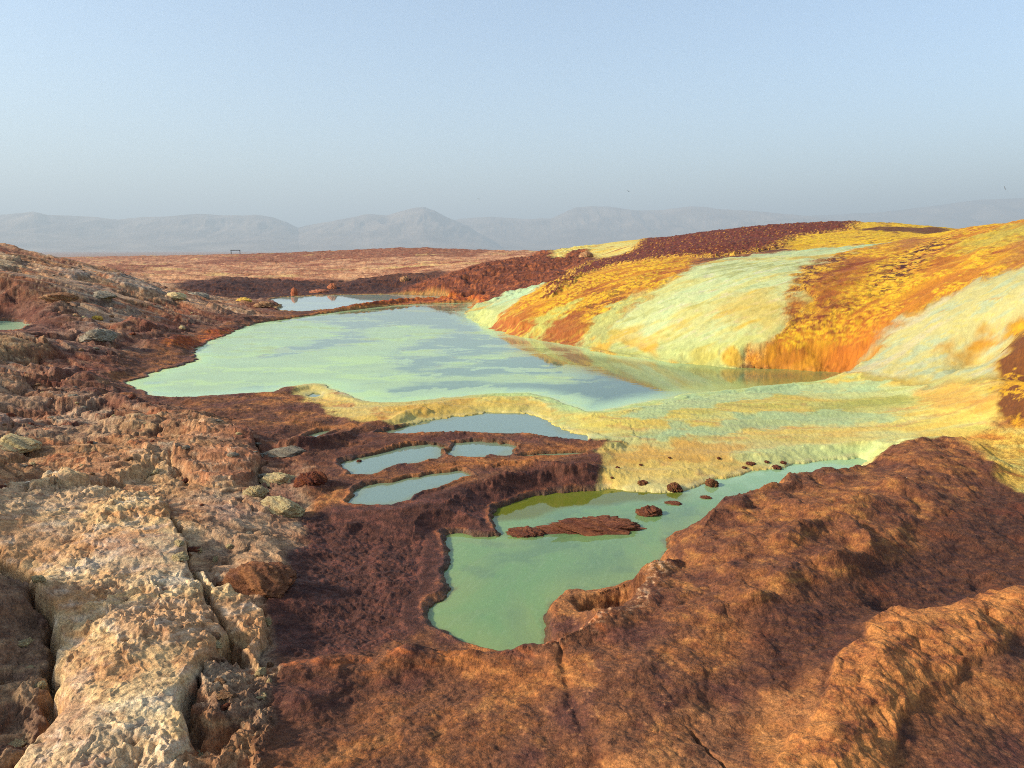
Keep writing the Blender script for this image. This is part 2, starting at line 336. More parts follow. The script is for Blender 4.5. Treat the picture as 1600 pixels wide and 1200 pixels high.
crack(.22, .05, (-20,850),(10,880),(45,915),(58,960),(70,1000),(62,1040),(85,1085),(70,1130),(30,1180),(-20,1230))
crack(.20, .035, (262,800),(275,840),(292,885),(318,915),(333,955),(345,995),(338,1030),(310,1055),(295,1110),(310,1180))
crack(.16, .05, (300,880),(345,905),(385,930),(412,960))
crack(.12, .03, (395,690),(412,725),(405,760),(385,790)); crack(.10, .03, (375,770),(395,800),(440,805),(470,795))
crack(.14, .04, (-20,716),(20,710),(62,702)); crack(.14, .05, (-20,560),(20,560),(60,558),(80,553))
crack(.10, .03, (140,772),(175,758),(215,735),(240,715)); crack(.12, .05, (45,598),(90,594),(130,586))
crack(.12, .03, (60,652),(105,640),(175,632)); crack(.10, .03, (0,760),(60,765),(110,780))
crack(.03, .05, (860,1015),(872,1040),(890,1080),(905,1120),(930,1165),(950,1230), warp=.8)
crack(.05, .03, (1080,1140),(1120,1190),(1150,1240)); crack(.05, .02, (670,1030),(720,1022),(760,1020), warp=.7)
bump_at(360, 1018, .055, -.22); bump_at(355, 1130, .05, -.15); bump_at(330, 1160, .05, -.12); bump_at(20, 1130, .12, -.1); bump_at(40, 960, .1, -.08)
bump_at(198, 1013, .011, -.10); bump_at(205, 1178, .013, -.10); bump_at(65, 1172, .010, -.07); bump_at(103, 857, .02, -.05, 1.6)
# flat pale plates of the left slope, each with the dark gap under its near edge
PS = []
for h_, c_, pts in [(.20, (190, 166, 124), ((-40,402),(0,398),(28,404),(34,416),(10,422),(-40,424))),
    (.22, (150, 138, 122), ((85,424),(112,420),(150,432),(140,440),(100,438))), (.20, (196, 168, 130), ((45,470),(80,466),(118,474),(124,481),(90,483),(55,479))),
    (.25, (146, 134, 116), ((160,432),(190,430),(230,446),(262,458),(255,464),(215,458),(180,448))), (.18, (200, 172, 134), ((168,484),(195,480),(206,487),(185,491))),
    (.22, (176, 156, 132), ((92,510),(118,500),(150,502),(172,514),(180,534),(165,543),(135,538),(112,530))), (.24, (182, 152, 104), ((-60,532),(0,524),(50,530),(90,538),(86,552),(40,558),(0,556),(-60,562))),
    (.22, (160, 140, 120), ((46,580),(70,568),(105,566),(126,574),(120,588),(80,591))), (.2, (186, 150, 110), ((-40,585),(0,578),(30,582),(50,598),(30,610),(-40,612))),
    (.2, (178, 142, 104), ((58,616),(90,598),(140,590),(176,598),(178,616),(140,628),(90,636))), (.15, (218, 196, 158), ((80,640),(110,632),(160,628),(182,636),(150,646),(100,650))),
    (.22, (184, 134, 92), ((30,775),(70,748),(130,722),(205,698),(252,706),(225,732),(165,760),(90,775))), (.24, (176, 120, 84), ((258,716),(280,688),(330,676),(385,682),(408,708),(404,742),(350,752),(290,742))),
    (.2, (190, 156, 112), ((150,660),(200,648),(250,655),(270,672),(220,682),(165,676))), (.2, (196, 160, 116), ((300,470),(330,474),(372,480),(400,486),(380,492),(330,488))),
    (.2, (172, 112, 76), ((200,500),(240,492),(290,498),(300,508),(250,514),(205,510))), (.18, (166, 140, 120), ((-40,640),(0,632),(44,640),(40,656),(0,664),(-40,664)))]:
    PS.append((slab(h_ * (.45 if pts[0][1] > 560 else .8), *pts, edge=.06 if pts[0][1] > 560 else .16, warp=1.3), c_))
    lo = sorted([p for p in pts if p[1] >= sum(q[1] for q in pts) / len(pts)]); 
    if len(lo) >= 3: crack(.09, .05 if pts[0][1] > 560 else .09, *[(p[0], p[1] + 2) for p in lo], warp=1.3)
# spiky salt crust on the cream slab
sp = ridged(X * 9, Y * 9, 4, 90, .5); sw = worley(X * 17 + sp * .4, Y * 17, 31)
mCr = np.maximum(mC, .7 * sstep(.15, .35, fbm(X * .9, Y * .9, 3, 95)) * lr * sstep(9, 6, RR))
SPK = .35 + .95 * sstep(-.3, .3, fbm(X * 1.4, Y * 1.4, 3, 92))
Hh += mCr * SPK * (.010 * (1 - sw[0] * 1.3) + .022 * sp + .05 * fbm(X * 3.5, Y * 3.5, 4, 97, .6) + .012 * fbm(X * 40, Y * 40, 2, 98))

# brown terraces: low swells and a grainy crust
br = np.clip(1 - mL - hill - mHump, 0, 1)
gr = worley(X * 26 + _wn1, Y * 26 + _wn2, 33)
GRAIN = 1 - np.clip(gr[0], 0, 1)
swell = fbm(X * 1.6, Y * 1.6, 3, 100); lump = np.abs(fbm(X * 3.2, Y * 3.2, 3, 105))
near = sstep(14, 7, RR)
Hh += br * (1 - mT) * (.035 * swell + .03 * (lump - .2) + .008 * (GRAIN - .5) + .012 * fbm(X * 9, Y * 9, 4, 110))
Hh += mB * (.010 * ridged(X * 8, Y * 14, 4, 120) + .006 * fbm(X * 30, Y * 30, 2, 124))
Hh += M('shaded_hollow', .1) * .009 * ridged(X * 7 + Y * 4, Y * 12 - X * 3, 4, 126)
bwx = X + .06 * _wn1 * 2; bwy = Y + .06 * _wn2 * 2
b1 = worley(bwx * 4.2, bwy * 4.2, 51); b2 = worley(bwx * 11, bwy * 11, 53); BUL = np.clip(1 - b1[0] ** 2 * 1.3, 0, 1); BUS = np.clip(1 - b2[0] ** 2 * 1.3, 0, 1)
bk = np.maximum(mD * 1.0, .35 * br * (1 - mB) * near) * (1 - mT)
Hh += bk * (.048 * BUL * sstep(-.25, .2, swell) + .014 * BUS)
Hh += mR * (.030 * np.clip(sstep(0, -.22, zones['ridge_right']), 0, 1) + .018 * BUL + .020 * BUS + .010 * fbm(X * 16, Y * 16, 3, 128))
Hh += M('dark_left', .03) * (-.03 + .05 * ridged(X * 6, Y * 6, 5, 129) + .02 * rough) + M('dark_right', .03) * (-.02 + .06 * ridged(X * 8, Y * 8, 5, 139) * 1.0 + .03 * rough)
# terrace: long low steps running with the shore
bandc = (Y - .10 * X) * 2.3 + .9 * fbm(X * .5, Y * 1.2, 3, 130)
steps = np.abs((bandc % 1) - .5) * 2
Hh += mT * (.022 * (steps - .5) + .010 * fbm(X * 4, Y * 9, 4, 133) + .005 * fbm(X * 22, Y * 22, 3, 137) + .003 * GRAIN)
# hill: smooth flows and popcorn crust
a_ = -.45; SX = X * math.cos(a_) - Y * math.sin(a_); SY = X * math.sin(a_) + Y * math.cos(a_)      # SX runs down the slope to the lake
FX = (X * .89 + Y * .45); FY = (-X * .45 + Y * .89)
flow = fbm(FX * .7, FY * 2.6, 4, 140); flowf = fbm(FX * 2.2, FY * 9, 4, 145)
Hh += mMint * (.06 * flow + .010 * flowf + .008 * fbm(X * 7, Y * 7, 3, 148))
pc = worley(X * 8.5 + .5 * _wn1, Y * 8.5 + .5 * _wn2, 41); POP = 1 - np.clip(pc[0], 0, 1)
pcs = worley(X * 19, Y * 19, 43); POPS = 1 - np.clip(pcs[0], 0, 1)
rough_or = sstep(-.25, .15, fbm(FX * .8, FY * 1.8, 3, 150)) * np.clip(sstep(.12, .55, Hh), 0, 1)
Hh += mOr * (.05 * flow + rough_or * (.020 * POP + .008 * POPS) + .012 * flowf)
Hh += mDk * (.06 * POP + .08 * fbm(X * 2.5, Y * 2.5, 4, 155) + .03 * POPS)
Hh += mHump * (.22 * (ridged(X * .7, Y * .9, 4, 158) - .3) + .05 * rough)
Hh += M('far_cliff', .3) * (.12 * ridged(X * .9, Y * 1.2, 4, 165) - .06)
Hh += M('far_ridge', .3) * (.24 * fbm(X * .35, Y * 1.1, 5, 160, .6))
print('relief', round(time.time() - T0, 1))

# ridges (salt rims)
def rim(h, wid, *uv, z=None, warp=1.0, flat=0.0, nz=.35):
    global Hh
    s, d, t = linedist(smooth_open(P(*uv, z=z), 2), m=.1, warp=warp)
    n_ = 1 + nz * fbm(X[s] * 5, Y[s] * 5, 2, 170); d = np.maximum(d - flat, 0)
    Hh[s] += h * n_ * np.exp(-(d / (wid * (1 + .3 * _wn1[s]))) ** 2) * sstep(0, .06, t) * sstep(0, .06, 1 - t)
rim(.13, .22, (330,522),(400,503),(430,498),(500,489),(560,480),(620,472),(690,466),(760,466), z=0.05, warp=.6)
rim(.09, .075, (440,706),(480,696),(520,688),(560,673),(600,662),(655,648),(670,645), z=-.02, flat=.02)
rim(.05, .05, (500,722),(540,712),(590,697),(640,686),(700,682),(760,682),(820,690),(900,692),(975,688), z=-.02)
rim(.03, .03, (693,688),(698,700),(704,714),(712,720), z=-.03)
rim(.035, .04, (520,750),(560,749),(610,741),(650,738),(700,727),(740,722),(800,716),(870,724),(940,726), z=-.03)
rim(.04, .04, (790,712),(860,702),(950,696), z=-.03)
rim(.04, .05, (535,804),(560,802),(620,797),(660,783),(710,764),(760,737),(850,728),(945,716), z=-.03)
rim(.06, .08, (420,1050),(470,1040),(520,1028),(600,1018),(670,1008),(750,1003),(850,1016),(900,1003),(955,985),(1000,962),(1020,930),(1035,880),(1048,848),(1072,828),(1120,808),(1180,785),(1250,764),(1310,742),(1345,725),(1380,703),(1440,690),(1500,691),(1545,716),(1562,748), z=-.04, flat=.015)
#rim(.10, .045, (955,985),(900,992),(868,975),(862,945),(885,925),(925,922),(975,918),(1010,910), z=-.10, warp=.6)
rim(.055, .12, (1215,1260),(1270,1160),(1310,1080),(1350,1030),(1400,1000),(1450,985),(1530,972),(1600,950),(1700,930), z=.0, flat=.04, nz=.5)
rim(.05, .05, (1225,875),(1250,845),(1300,832),(1345,845),(1362,870),(1330,892),(1270,895), z=.06)
for u, v, rad, h in [(1310,875,.12,.05),(1150,890,.1,.04),(1170,950,.07,.03),(1400,770,.2,.07),(1340,800,.16,.06),(1230,800,.12,.05),(1440,730,.2,.06),(1060,930,.06,.03),(1120,1100,.05,-.03),(560,1050,.08,-.03),(640,1040,.1,.03),(480,1100,.08,.03),(980,1060,.1,.02)]:
    bump_at(u, v, rad, h)

# ------------------------------------------------------------------ water bodies: carve the basins
pools = []; CARVE = []
SHORE = np.full(X.shape, 99.0, np.float32)
def pool(name, z, depth, *uv, warp=.9, sm=1, bank=.03, shoulder=.25):
    global Hh, SHORE
    s_ = sdf(smooth_closed(P(*uv, z=z), sm), warp=warp)
    inside = z - np.minimum(depth, .012 - s_ * .5)
    k = s_ < 0; Hh = np.where(k, np.minimum(Hh, inside), Hh)
    sh = np.clip(s_ / shoulder, 0, 1); Hh = np.where((s_ >= 0) & (s_ < shoulder) & (Hh > z), z + .006 + (Hh - z) * sh, Hh)
    kk = (s_ >= 0) & (s_ < .6)
    lift = z + .004 + s_ * bank * 10 * np.exp(-s_ * 6)
    Hh = np.where(kk & (Hh < lift), np.where(s_ < .14, lift, np.maximum(Hh, np.minimum(lift, z + .04) - (s_ - .14) * .34)), Hh)
    Hh = np.where((s_ > 0) & (s_ < .12), Hh + (.004 if name == 'lake' else .013) * (1 - np.clip(mT + hill, 0, 1)) * (1 + _wn1) * np.exp(-((s_ - .035) / .022) ** 2) * np.clip(RR / 4, 1, 2), Hh)
    SHORE = np.minimum(SHORE, s_); pools.append((name, z, s_)); CARVE.append((name, z, s_, depth))
pool('lake', 0.0, .35, (195,600),(215,592),(250,580),(300,568),(312,556),(296,547),(318,540),(340,528),(370,516),(395,506),(430,501),(480,494),(540,486),(600,479),(650,475),(700,474),(745,472),(735,482),(724,491),(740,501),(765,513),(800,524),(850,533),(915,543),(930,550),(1000,560),(1100,572),(1200,577),(1315,581),(1335,588),(1250,599),(1180,605),(1070,617),(1050,622),(990,632),(930,645),(905,640),(880,627),(850,619),(820,614),(770,616),(700,621),(660,626),(600,631),(575,627),(540,617),(520,606),(500,600),(470,601),(445,607),(430,613),(400,613),(340,619),(280,623),(240,621),(222,611), warp=.7, shoulder=.3)
pool('pond', .03, .2, (418,469),(440,464),(520,461),(600,460),(650,461),(708,465),(690,468),(625,471),(560,478),(500,486),(450,488),(430,484),(445,478),(425,473), warp=.4)
pool('pond', .49, .1, (-80,500),(0,501),(30,503),(52,510),(30,517),(0,518),(-80,518), warp=.5, bank=.01, shoulder=.8)
pool('pool', -.05, .2, (586,681),(620,671),(660,661),(700,654),(760,646),(810,645),(850,656),(885,674),(925,684),(915,690),(860,686),(800,680),(740,678),(690,677),(640,681), warp=1.0, sm=0, shoulder=.5)
pool('pool', -.075, .15, (530,729),(545,718),(580,710),(620,702),(640,697),(680,696),(692,704),(690,719),(640,729),(610,735),(590,740),(545,746), warp=1.0, sm=0)
pool('pool', -.073, .15, (697,695),(740,690),(785,690),(808,699),(795,711),(750,717),(712,717),(701,706), warp=1.1, sm=0)
pool('pool', -.09, .15, (540,784),(558,767),(590,755),(650,746),(720,736),(732,745),(703,759),(660,771),(635,785),(602,793),(558,792), warp=1.0, sm=0)
pool('pool', -.05, .1, (465,691),(490,676),(525,672),(508,682),(482,691), warp=.4)
pool('pool', -.09, .05, (800,715),(870,708),(930,707),(900,712),(830,718), warp=.3)
pool('pool', -.04, .05, (478,620),(488,614),(500,615),(497,621), warp=.3)
pool('green_pool', -.22, .25, (702,836),(725,833),(750,840),(785,838),(775,825),(768,812),(790,792),(850,774),(950,766),(1010,770),(1060,768),(1130,750),(1200,733),(1290,721),(1360,714),(1340,745),(1240,775),(1200,782),(1150,803),(1080,823),(1050,842),(1038,865),(1032,890),(990,912),(950,920),(900,925),(870,945),(850,975),(850,1010),(855,1030),(800,1030),(750,1015),(700,995),(672,985),(668,965),(680,945),(705,925),(695,900),(700,870),(704,850), warp=1.0, bank=.05)
for name_, z_, s_, dep_ in CARVE: Hh = np.where(s_ < 0, np.minimum(Hh, z_ - np.minimum(dep_, .012 - s_ * .5)), Hh)
# the small lobed basin standing in the near end of the green pool
s_c = sdf(smooth_closed(P((848,992),(852,955),(870,930),(895,917),(935,919),(985,908),(1015,912),(1010,945),(990,975),(945,992),(890,1008), z=-.14), 1), warp=1.0)
s_h = sdf(smooth_closed(P((893,940),(930,930),(975,924),(1004,938),(1000,962),(972,986),(935,978),(905,966), z=-.14), 1), warp=1.2)
top_c = -.125
prof_c = top_c + .02 * _wn1 - .115 * np.clip(1 + s_c / .055, 0, 1) ** 2 * 1.0
prof_c = prof_c - .10 * (1 - sstep(-.09, .02, s_h)) + .010 * fbm(X * 20, Y * 20, 3, 310)
SHORE = np.where(s_c < -.01, np.maximum(SHORE, .02), SHORE)
Hh = np.where(s_c < .0, np.maximum(Hh, prof_c) * (s_h > .02) + prof_c * (s_h <= .02), Hh)
print('pools', round(time.time() - T0, 1))

# ------------------------------------------------------------------ colours of the ground: minerals, and some light and shade painted in
C = np.zeros(X.shape + (3,), np.float32); WET = np.zeros(X.shape, np.float32)
def fill(c): C[:] = lin(c)
def mix(m, c):
    m = np.clip(m, 0, 1)[..., None]; C[:] = C * (1 - m) + np.asarray(lin(c), np.float32) * m
def mul(m): C[:] = C * m[..., None]
X0, Y0 = X, Y; kz = np.clip(hill + mT, 0, 1); HZ = Hh * (1 - kz) + H0 * .5 * kz; X = X0 + 1.1 * HZ; Y = Y0 + 2.6 * HZ; FX = (X * .89 + Y * .45); FY = (-X * .45 + Y * .89)
pc = worley(X * 8.5 + .5 * _wn1, Y * 8.5 + .5 * _wn2, 41); POP = 1 - np.clip(pc[0], 0, 1); pcs = worley(X * 19, Y * 19, 43); POPS = 1 - np.clip(pcs[0], 0, 1)
n1 = fbm(X * .9, Y * .9, 4, 200); n2 = fbm(X * 2.4, Y * 2.4, 4, 205); n3 = fbm(X * 8, Y * 8, 4, 210, .6); n4 = fbm(X * 28, Y * 28, 3, 215, .7)
fill((132, 86, 56))
mix(sstep(-.1, .35, n2 + .3 * n3) * .8, (168, 106, 56)); mix(sstep(.1, .45, n3 + .5 * n2) * .55, (190, 134, 76)); mix(sstep(.05, .4, -n2 + .4 * n3) * .7, (104, 62, 54))
foot = sstep(.1, .5, n1 + .5 * n2) * sstep(6, 3.5, RR); mix(foot * .5, (182, 130, 84))
mix(sstep(.2, .5, n4 * .7 + n3 * .6) * .35, (196, 140, 90)); mix(sstep(.15, .5, -n4 * .7 - n3 * .5) * .4, (58, 34, 34))
mix(sstep(-.05, .25, fbm(X * .55 + 40, Y * .55, 4, 295) + .3 * n3) * .6, (100, 58, 46))
# dome
mix(mD * (.35 + .5 * sstep(-.2, .3, n2 + .5 * n3)), (150, 96, 56)); mix(mD * sstep(.1, .45, n3 + n2 * .6) * .6, (184, 130, 70))
mix(mD * sstep(.05, .35, -n3 - .3 * n2) * .6, (104, 58, 44))
# basin; hollow painted darker, standing for the shade there
mix(mB * .9, (104, 62, 46)); mix(mB * sstep(0, .3, n3) * .6, (134, 76, 52)); mix(mB * sstep(.1, .4, -n3 + n4 * .5) * .6, (78, 50, 46))
mH = M('shaded_hollow', .15); mix(mH * .85, (90, 54, 42)); mix(mH * sstep(.0, .3, ridged(X * 7 + Y * 4, Y * 12 - X * 3, 4, 126) - .35) * .5, (130, 84, 52)); mix(mH * sstep(.1, .4, n2) * .4, (128, 62, 34))
mix(mR * .9, (190, 124, 70)); mix(mR * sstep(-.15, .3, n3 + .3 * n2) * .6, (204, 142, 80)); mix(mR * sstep(.1, .4, -n3 + n4 * .4) * .7, (126, 70, 48))  # ridge painted lighter, its sunlit look put into the colour
# left rocks
lrm = M('left_rock', .08)
LED = np.clip((tl - tq) / .02, -1, 1)
mix(lrm, (156, 108, 74))
mix(lrm * sstep(.35, .6, PLATE_ID), (158, 116, 78)); mix(lrm * sstep(.62, .75, PLATE_ID2) * .8, (150, 134, 112)); mix(lrm * (PLATE_ID < .22) * .7, (136, 78, 52))
mix(lrm * sstep(.5, .8, SUB_ID) * .5, (176, 128, 84)); mix(lrm * (SUB_ID < .25) * .4, (124, 80, 60))
mix(lrm * sstep(.05, .4, n2 + .4 * n3) * .55, (164, 92, 50)); mix(lrm * sstep(.05, .35, n3 + .3 * n4) * .55, (196, 164, 118)); mix(lrm * sstep(.1, .4, -n3 + .4 * n1) * .5, (100, 64, 50))
mix(lrm * sstep(.25, .45, fbm(X * 1.3 + 30, Y * 1.3, 4, 220)) * .6, (172, 164, 140)); mix(lrm * sstep(.2, .4, n4) * .3, (210, 190, 150)); mix(lrm * sstep(.2, .4, -n4) * .4, (66, 42, 36))
pal = sstep(-.05, .3, fbm(X0 * .45 + 60, Y0 * 1.0, 4, 286) + .25 * n2) * lrm
mix(pal * .8, (196, 160, 122)); mix(pal * sstep(.0, .3, n3) * .6, (206, 182, 146)); mix(pal * sstep(.05, .3, -n2) * .6, (160, 128, 116)); mix(lrm * (1 - pal) * sstep(.1, .35, n2) * .5, (178, 104, 62))
for m_, c_ in PS: mix(m_ * .85 * sstep(-.45, .0, n2 + .3 * n3), c_); mix(m_ * sstep(.15, .4, n3 + .3 * n1) * .5, (206, 186, 154)); mix(m_ * sstep(.1, .35, -n3 + .4 * n2) * .55, (150, 94, 62))
mix(lrm * gap * .5, (60, 36, 30))  # crevice shade between the plates painted into the colour
shoreL = sstep(1.4, .15, SHORE) * (1 - hill) * (1 - mT); mix(shoreL * lrm * .8, (104, 52, 40))
shoreB = sstep(1.8, .3, zones['left_rock'] * -1) * lrm * sstep(7, 9, RR) * sstep(30, 16, RR); mix(shoreB * (.4 + .5 * sstep(-.2, .2, n2)) * .7, (112, 60, 46))
# cream salt slab
cs = np.maximum(mC, mCr * .8)
mix(cs, (222, 190, 136)); mix(cs * sstep(.0, .35, n2 + .3 * n3) * .7, (232, 214, 172)); mix(cs * sstep(.0, .3, -n2 + .4 * n3) * .8, (200, 144, 90)); mix(cs * sstep(.0, .25, fbm(X * .8 + 12, Y * .8, 4, 227) - .12) * .6, (184, 124, 80)); mix(cs * sstep(.05, .3, fbm(X * 1.1 + 32, Y * 1.1, 4, 229)) * .35, (180, 164, 146))
mix(cs * sstep(.0, .45, n3) * .5, (226, 212, 186)); mix(cs * sstep(.25, .5, fbm(X * 2.2 + 70, Y * 2.2, 4, 225)) * .5, (196, 180, 160)); mix(cs * sstep(.2, .45, -n4) * .35, (150, 112, 76))
mix(M('dark_left', .03) * .85, (112, 84, 70)); mix(M('dark_left', .03) * sstep(.05, .3, n2 + n3 * .4) * .7, (176, 146, 108)); mix(M('dark_right', .03) * sstep(.1, -.2, n2 + n3) * .6, (124, 92, 72))
# far ridge and cliff
fr = M('far_ridge', .06); strat = fbm(X * .35, Y * .55 , 6, 230, .62)
mix(fr, (172, 122, 88)); mix(fr * sstep(-.1, .2, strat) * .8, (208, 166, 122)); mix(fr * sstep(.0, .3, -strat + .2 * n1) * .8, (134, 74, 52)); mix(fr * sstep(70, 100, RR) * sstep(-.2, .2, strat) * .6, (120, 62, 42))
mix(fr * sstep(.25, .4, fbm(X * .12, Y * .3, 3, 236)) * .5, (214, 192, 120))
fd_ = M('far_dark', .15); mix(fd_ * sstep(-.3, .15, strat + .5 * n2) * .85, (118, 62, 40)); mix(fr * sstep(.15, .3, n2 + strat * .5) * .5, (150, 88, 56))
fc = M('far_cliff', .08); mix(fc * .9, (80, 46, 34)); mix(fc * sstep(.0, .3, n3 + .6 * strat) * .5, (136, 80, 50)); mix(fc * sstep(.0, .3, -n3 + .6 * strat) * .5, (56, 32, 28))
mix(mHump, (132, 72, 44)); mix(mHump * sstep(0, .35, n2 + .4 * n3) * .8, (176, 104, 58)); mix(mHump * sstep(.05, .35, -n3) * .8, (84, 42, 34))
# dam round the far pond
dm = M('dam', .04); mix(dm, (172, 84, 40)); mix(dm * sstep(.0, .35, n3 + n2) * .8, (214, 128, 52)); mix(dm * sstep(.05, .35, -n3) * .7, (110, 48, 36))
yl = sstep(.22, .03, SHORE) * sstep(18, 24, RR) * (1 - hill); mix(yl * .5, (206, 178, 92))
# hill
st1 = fbm(FX * .55, FY * 2.3, 4, 240); st2 = fbm(FX * 1.6 + 8, FY * 6.5, 4, 245); bl = fbm(FX * .45 + 33, FY * .9, 3, 250)
mm = np.maximum(M('mint', .09), M('spit', .05))
mix(mm, (206, 218, 156)); mix(mm * sstep(.0, .3, st2) * .5, (184, 212, 158)); mix(mm * sstep(.08, .3, st1 + .3 * st2) * .6, (224, 218, 128)); mix(mm * sstep(.16, .36, bl + .4 * st1) * .7, (208, 170, 62)); mix(mm * sstep(.2, .45, -st2 + .4 * n3) * .4, (226, 214, 196)); mix(mm * sstep(.25, .5, st2 - bl) * .5, (166, 160, 76))
tp = sstep(17, 20, RR) * mm; mix(tp * .7, (176, 212, 168))
ft = mm * sstep(1.0, .1, SHORE); mix(ft * .6, (196, 200, 110)); mix(M('orange_foot', .25) * .8, (204, 142, 56)); mix(mm * sstep(1.3, .2, SHORE) * sstep(.1, .3, fbm(X * 1.1, Y * .5, 3, 253)) * .8, (228, 176, 58))
mr = M('mint_right', .14)
mix(mr, (220, 214, 144)); mix(mr * sstep(-.05, .3, st2) * .6, (186, 212, 178)); mix(mr * sstep(.05, .35, -st1) * .6, (228, 216, 178)); mix(mr * sstep(.3, .45, fbm(X * 1.7, Y * 1.7, 3, 255)) * .85, (216, 150, 34)); mix(mr * sstep(.1, .35, n3) * .35, (236, 216, 90))
mo = np.maximum(M('orange_left', .07), np.maximum(M('orange_right', .10), np.maximum(M('gold_right', .14), M('gold_strip', .08))))
mix(mo, (192, 124, 38)); mix(mo * sstep(.0, .3, bl + .3 * st2) * .85, (156, 76, 30)); mix(mo * sstep(-.1, .25, st1 + .4 * n2) * .75, (226, 170, 30))
pops = sstep(.45, .75, POP) * sstep(.30, .6, rough_or); mix(mo * pops * .85, (236, 192, 44)); mix(mo * sstep(.55, .85, POPS) * sstep(.2, .6, rough_or) * .5, (244, 214, 84))
mix(mo * sstep(.45, .2, POP) * rough_or * .5, (150, 66, 30))
fo = sstep(.9, .15, SHORE) * M('orange_left', .03); mix(fo, (180, 108, 52)); mix(fo * sstep(.05, .3, st2) * .8, (220, 190, 80))
orr = M('orange_right', .04) * sstep(.0, .3, fbm(FX * .5 + 4, FY * .8, 3, 258)); mix(orr * (1 - pops) * .8, (190, 122, 36))
sk = np.maximum(np.maximum(M('slope_gold', .2), M('speckle_band', .12)), np.maximum(M('speckle_edge', .15), M('speckle_left', .25) * .7))
mix(sk * sstep(.46, .42, (pc[2] * .6 + pcs[2] * .4)) * .95, (84, 34, 24)); mix(sk * sstep(.60, .66, (pc[2] * .6 + pcs[2] * .4)) * .7, (240, 196, 80))
grn = M('orange_right', .04) * sstep(16.5, 14.5, RR) * sstep(.6, .75, TH); mix(grn * .5 * sstep(-.2, .2, st1), (176, 172, 96))
mix(M('gold_strip', .05) * (.5 + .5 * pops), (236, 200, 56)); mix(M('gold_strip', .05) * sstep(.2, .4, n2) * .8, (110, 46, 26))
gR = M('gold_right', .06); mix(gR * (.6 + .4 * POP), (230, 178, 30)); mix(gR * sstep(.08, .2, fbm(X0 * 1.3 + 3, Y0 * 1.3 + 8, 3, 260) + .5 * n3 + .25 * (pcs[2] - .5)) * .9, (112, 58, 38))
by = M('back_yellow', .08); mix(by, (222, 214, 130)); mix(by * sstep(-.05, .25, fbm(FX * .3, FY * 1.2, 4, 262)) * .8, (226, 190, 80)); mix(by * sstep(.2, .4, -fbm(FX * .3, FY * 1.2, 4, 262)), (176, 120, 60))
mix(mDk, (124, 60, 28)); mix(mDk * sstep(.0, .4, n3) * .5, (126, 58, 34)); mix(mDk * sstep(.86, .9, pcs[2]) * sstep(.5, .8, POPS) * .8, (226, 170, 70)); mix(mDk * sstep(.1, .4, -n3) * .5, (60, 24, 20))
rimk = sstep(-.45, -.05, zones['dark_crest']) * sstep(.3, .0, zones['dark_crest']) * sstep(.55, .6, pcs[2]); mix(rimk * .8, (236, 190, 80))
def patchc(c, amt, f, *uv, warp=2.0):
    s_ = sdf(smooth_closed(P(*uv), 1), warp=warp); w_ = f * np.clip(RR / 6, .5, 4); mix((1 - sstep(-w_, w_, s_ + .12 * st2)) * amt, c)
patchc((214, 178, 64), .6, .16, (1120,474),(1170,450),(1235,458),(1232,500),(1185,520),(1130,505)); patchc((208, 186, 84), .45, .14, (1050,495),(1085,470),(1115,480),(1100,515),(1060,530))
patchc((196, 130, 50), .8, .14, (1170,545),(1220,538),(1243,575),(1180,577)); patchc((206, 208, 130), .6, .12, (985,470),(1060,430),(1095,436),(1040,470),(1000,500)); patchc((222, 186, 60), .8, .12, (1240,575),(1255,545),(1300,540),(1290,578))
patchc((198, 202, 110), .85, .06, (815,534),(832,505),(900,468),(908,476),(852,513),(842,534)); patchc((190, 204, 130), .8, .06, (902,541),(922,505),(990,458),(998,468),(945,515),(922,545))
patchc((164, 96, 50), .8, .08, (838,532),(850,512),(905,490),(918,500),(895,535)); patchc((172, 112, 62), .9, .10, (1385,388),(1410,374),(1452,370),(1440,386),(1400,396)); patchc((168, 112, 62), .75, .14, (1555,392),(1600,372),(1680,362),(1680,402),(1600,410),(1560,412))
patchc((176, 172, 88), .7, .14, (1490,390),(1540,362),(1610,348),(1680,345),(1680,365),(1600,370),(1540,392)); patchc((206, 150, 46), .8, .10, (1500,545),(1530,520),(1550,515),(1545,550),(1515,560)); patchc((208, 150, 50), .7, .09, (1462,548),(1490,535),(1500,552),(1475,562))
patchc((150, 78, 36), .7, .12, (1255,470),(1300,420),(1360,400),(1380,410),(1330,450),(1300,500),(1260,510)); patchc((196, 118, 48), .8, .14, (1230,576),(1255,540),(1330,520),(1400,480),(1430,480),(1350,545),(1320,580))
# terrace
mtt = M('terrace', .05)
tb = fbm(X * .55, Y * 2.6, 4, 270); tb2 = fbm(X * 1.3, Y * 4.5, 4, 275)
mix(mtt, (220, 202, 104)); mix(mtt * sstep(.0, .3, tb) * .6, (202, 210, 134)); mix(mtt * sstep(.0, .3, -tb2 + .2 * tb) * .7, (216, 184, 92)); mix(mtt * sstep(.1, .4, tb2 + .4 * n3) * .7, (198, 150, 84)); mix(mtt * sstep(.2, .5, n3) * .3, (228, 222, 150)); mix(mtt * sstep(.02, .3, fbm(X * .45 + 5, Y * 1.4, 4, 283)) * .75, (198, 212, 146))
mix(mtt * sstep(.2, .4, fbm(X * .8, Y * 3.2, 3, 280)) * .5, (178, 182, 96)); mix(mtt * M('pond_green', .1) * .9, (172, 176, 92))
dw = mtt * sstep(.30, .0, np.abs(Y - 6.6 - .02 * X)); mix(mtt * sstep(0, -.12, Hh) * .35, (222, 180, 112))
mix(mtt * sstep(.35, .05, SHORE) * sstep(7.2, 7.8, RR) * .8, (186, 214, 140))
lt = mtt * sstep(-.02, -.09, TH); mix(lt * .5, (214, 166, 84)); mix(lt * sstep(.1, .35, n2) * .6, (190, 118, 60))
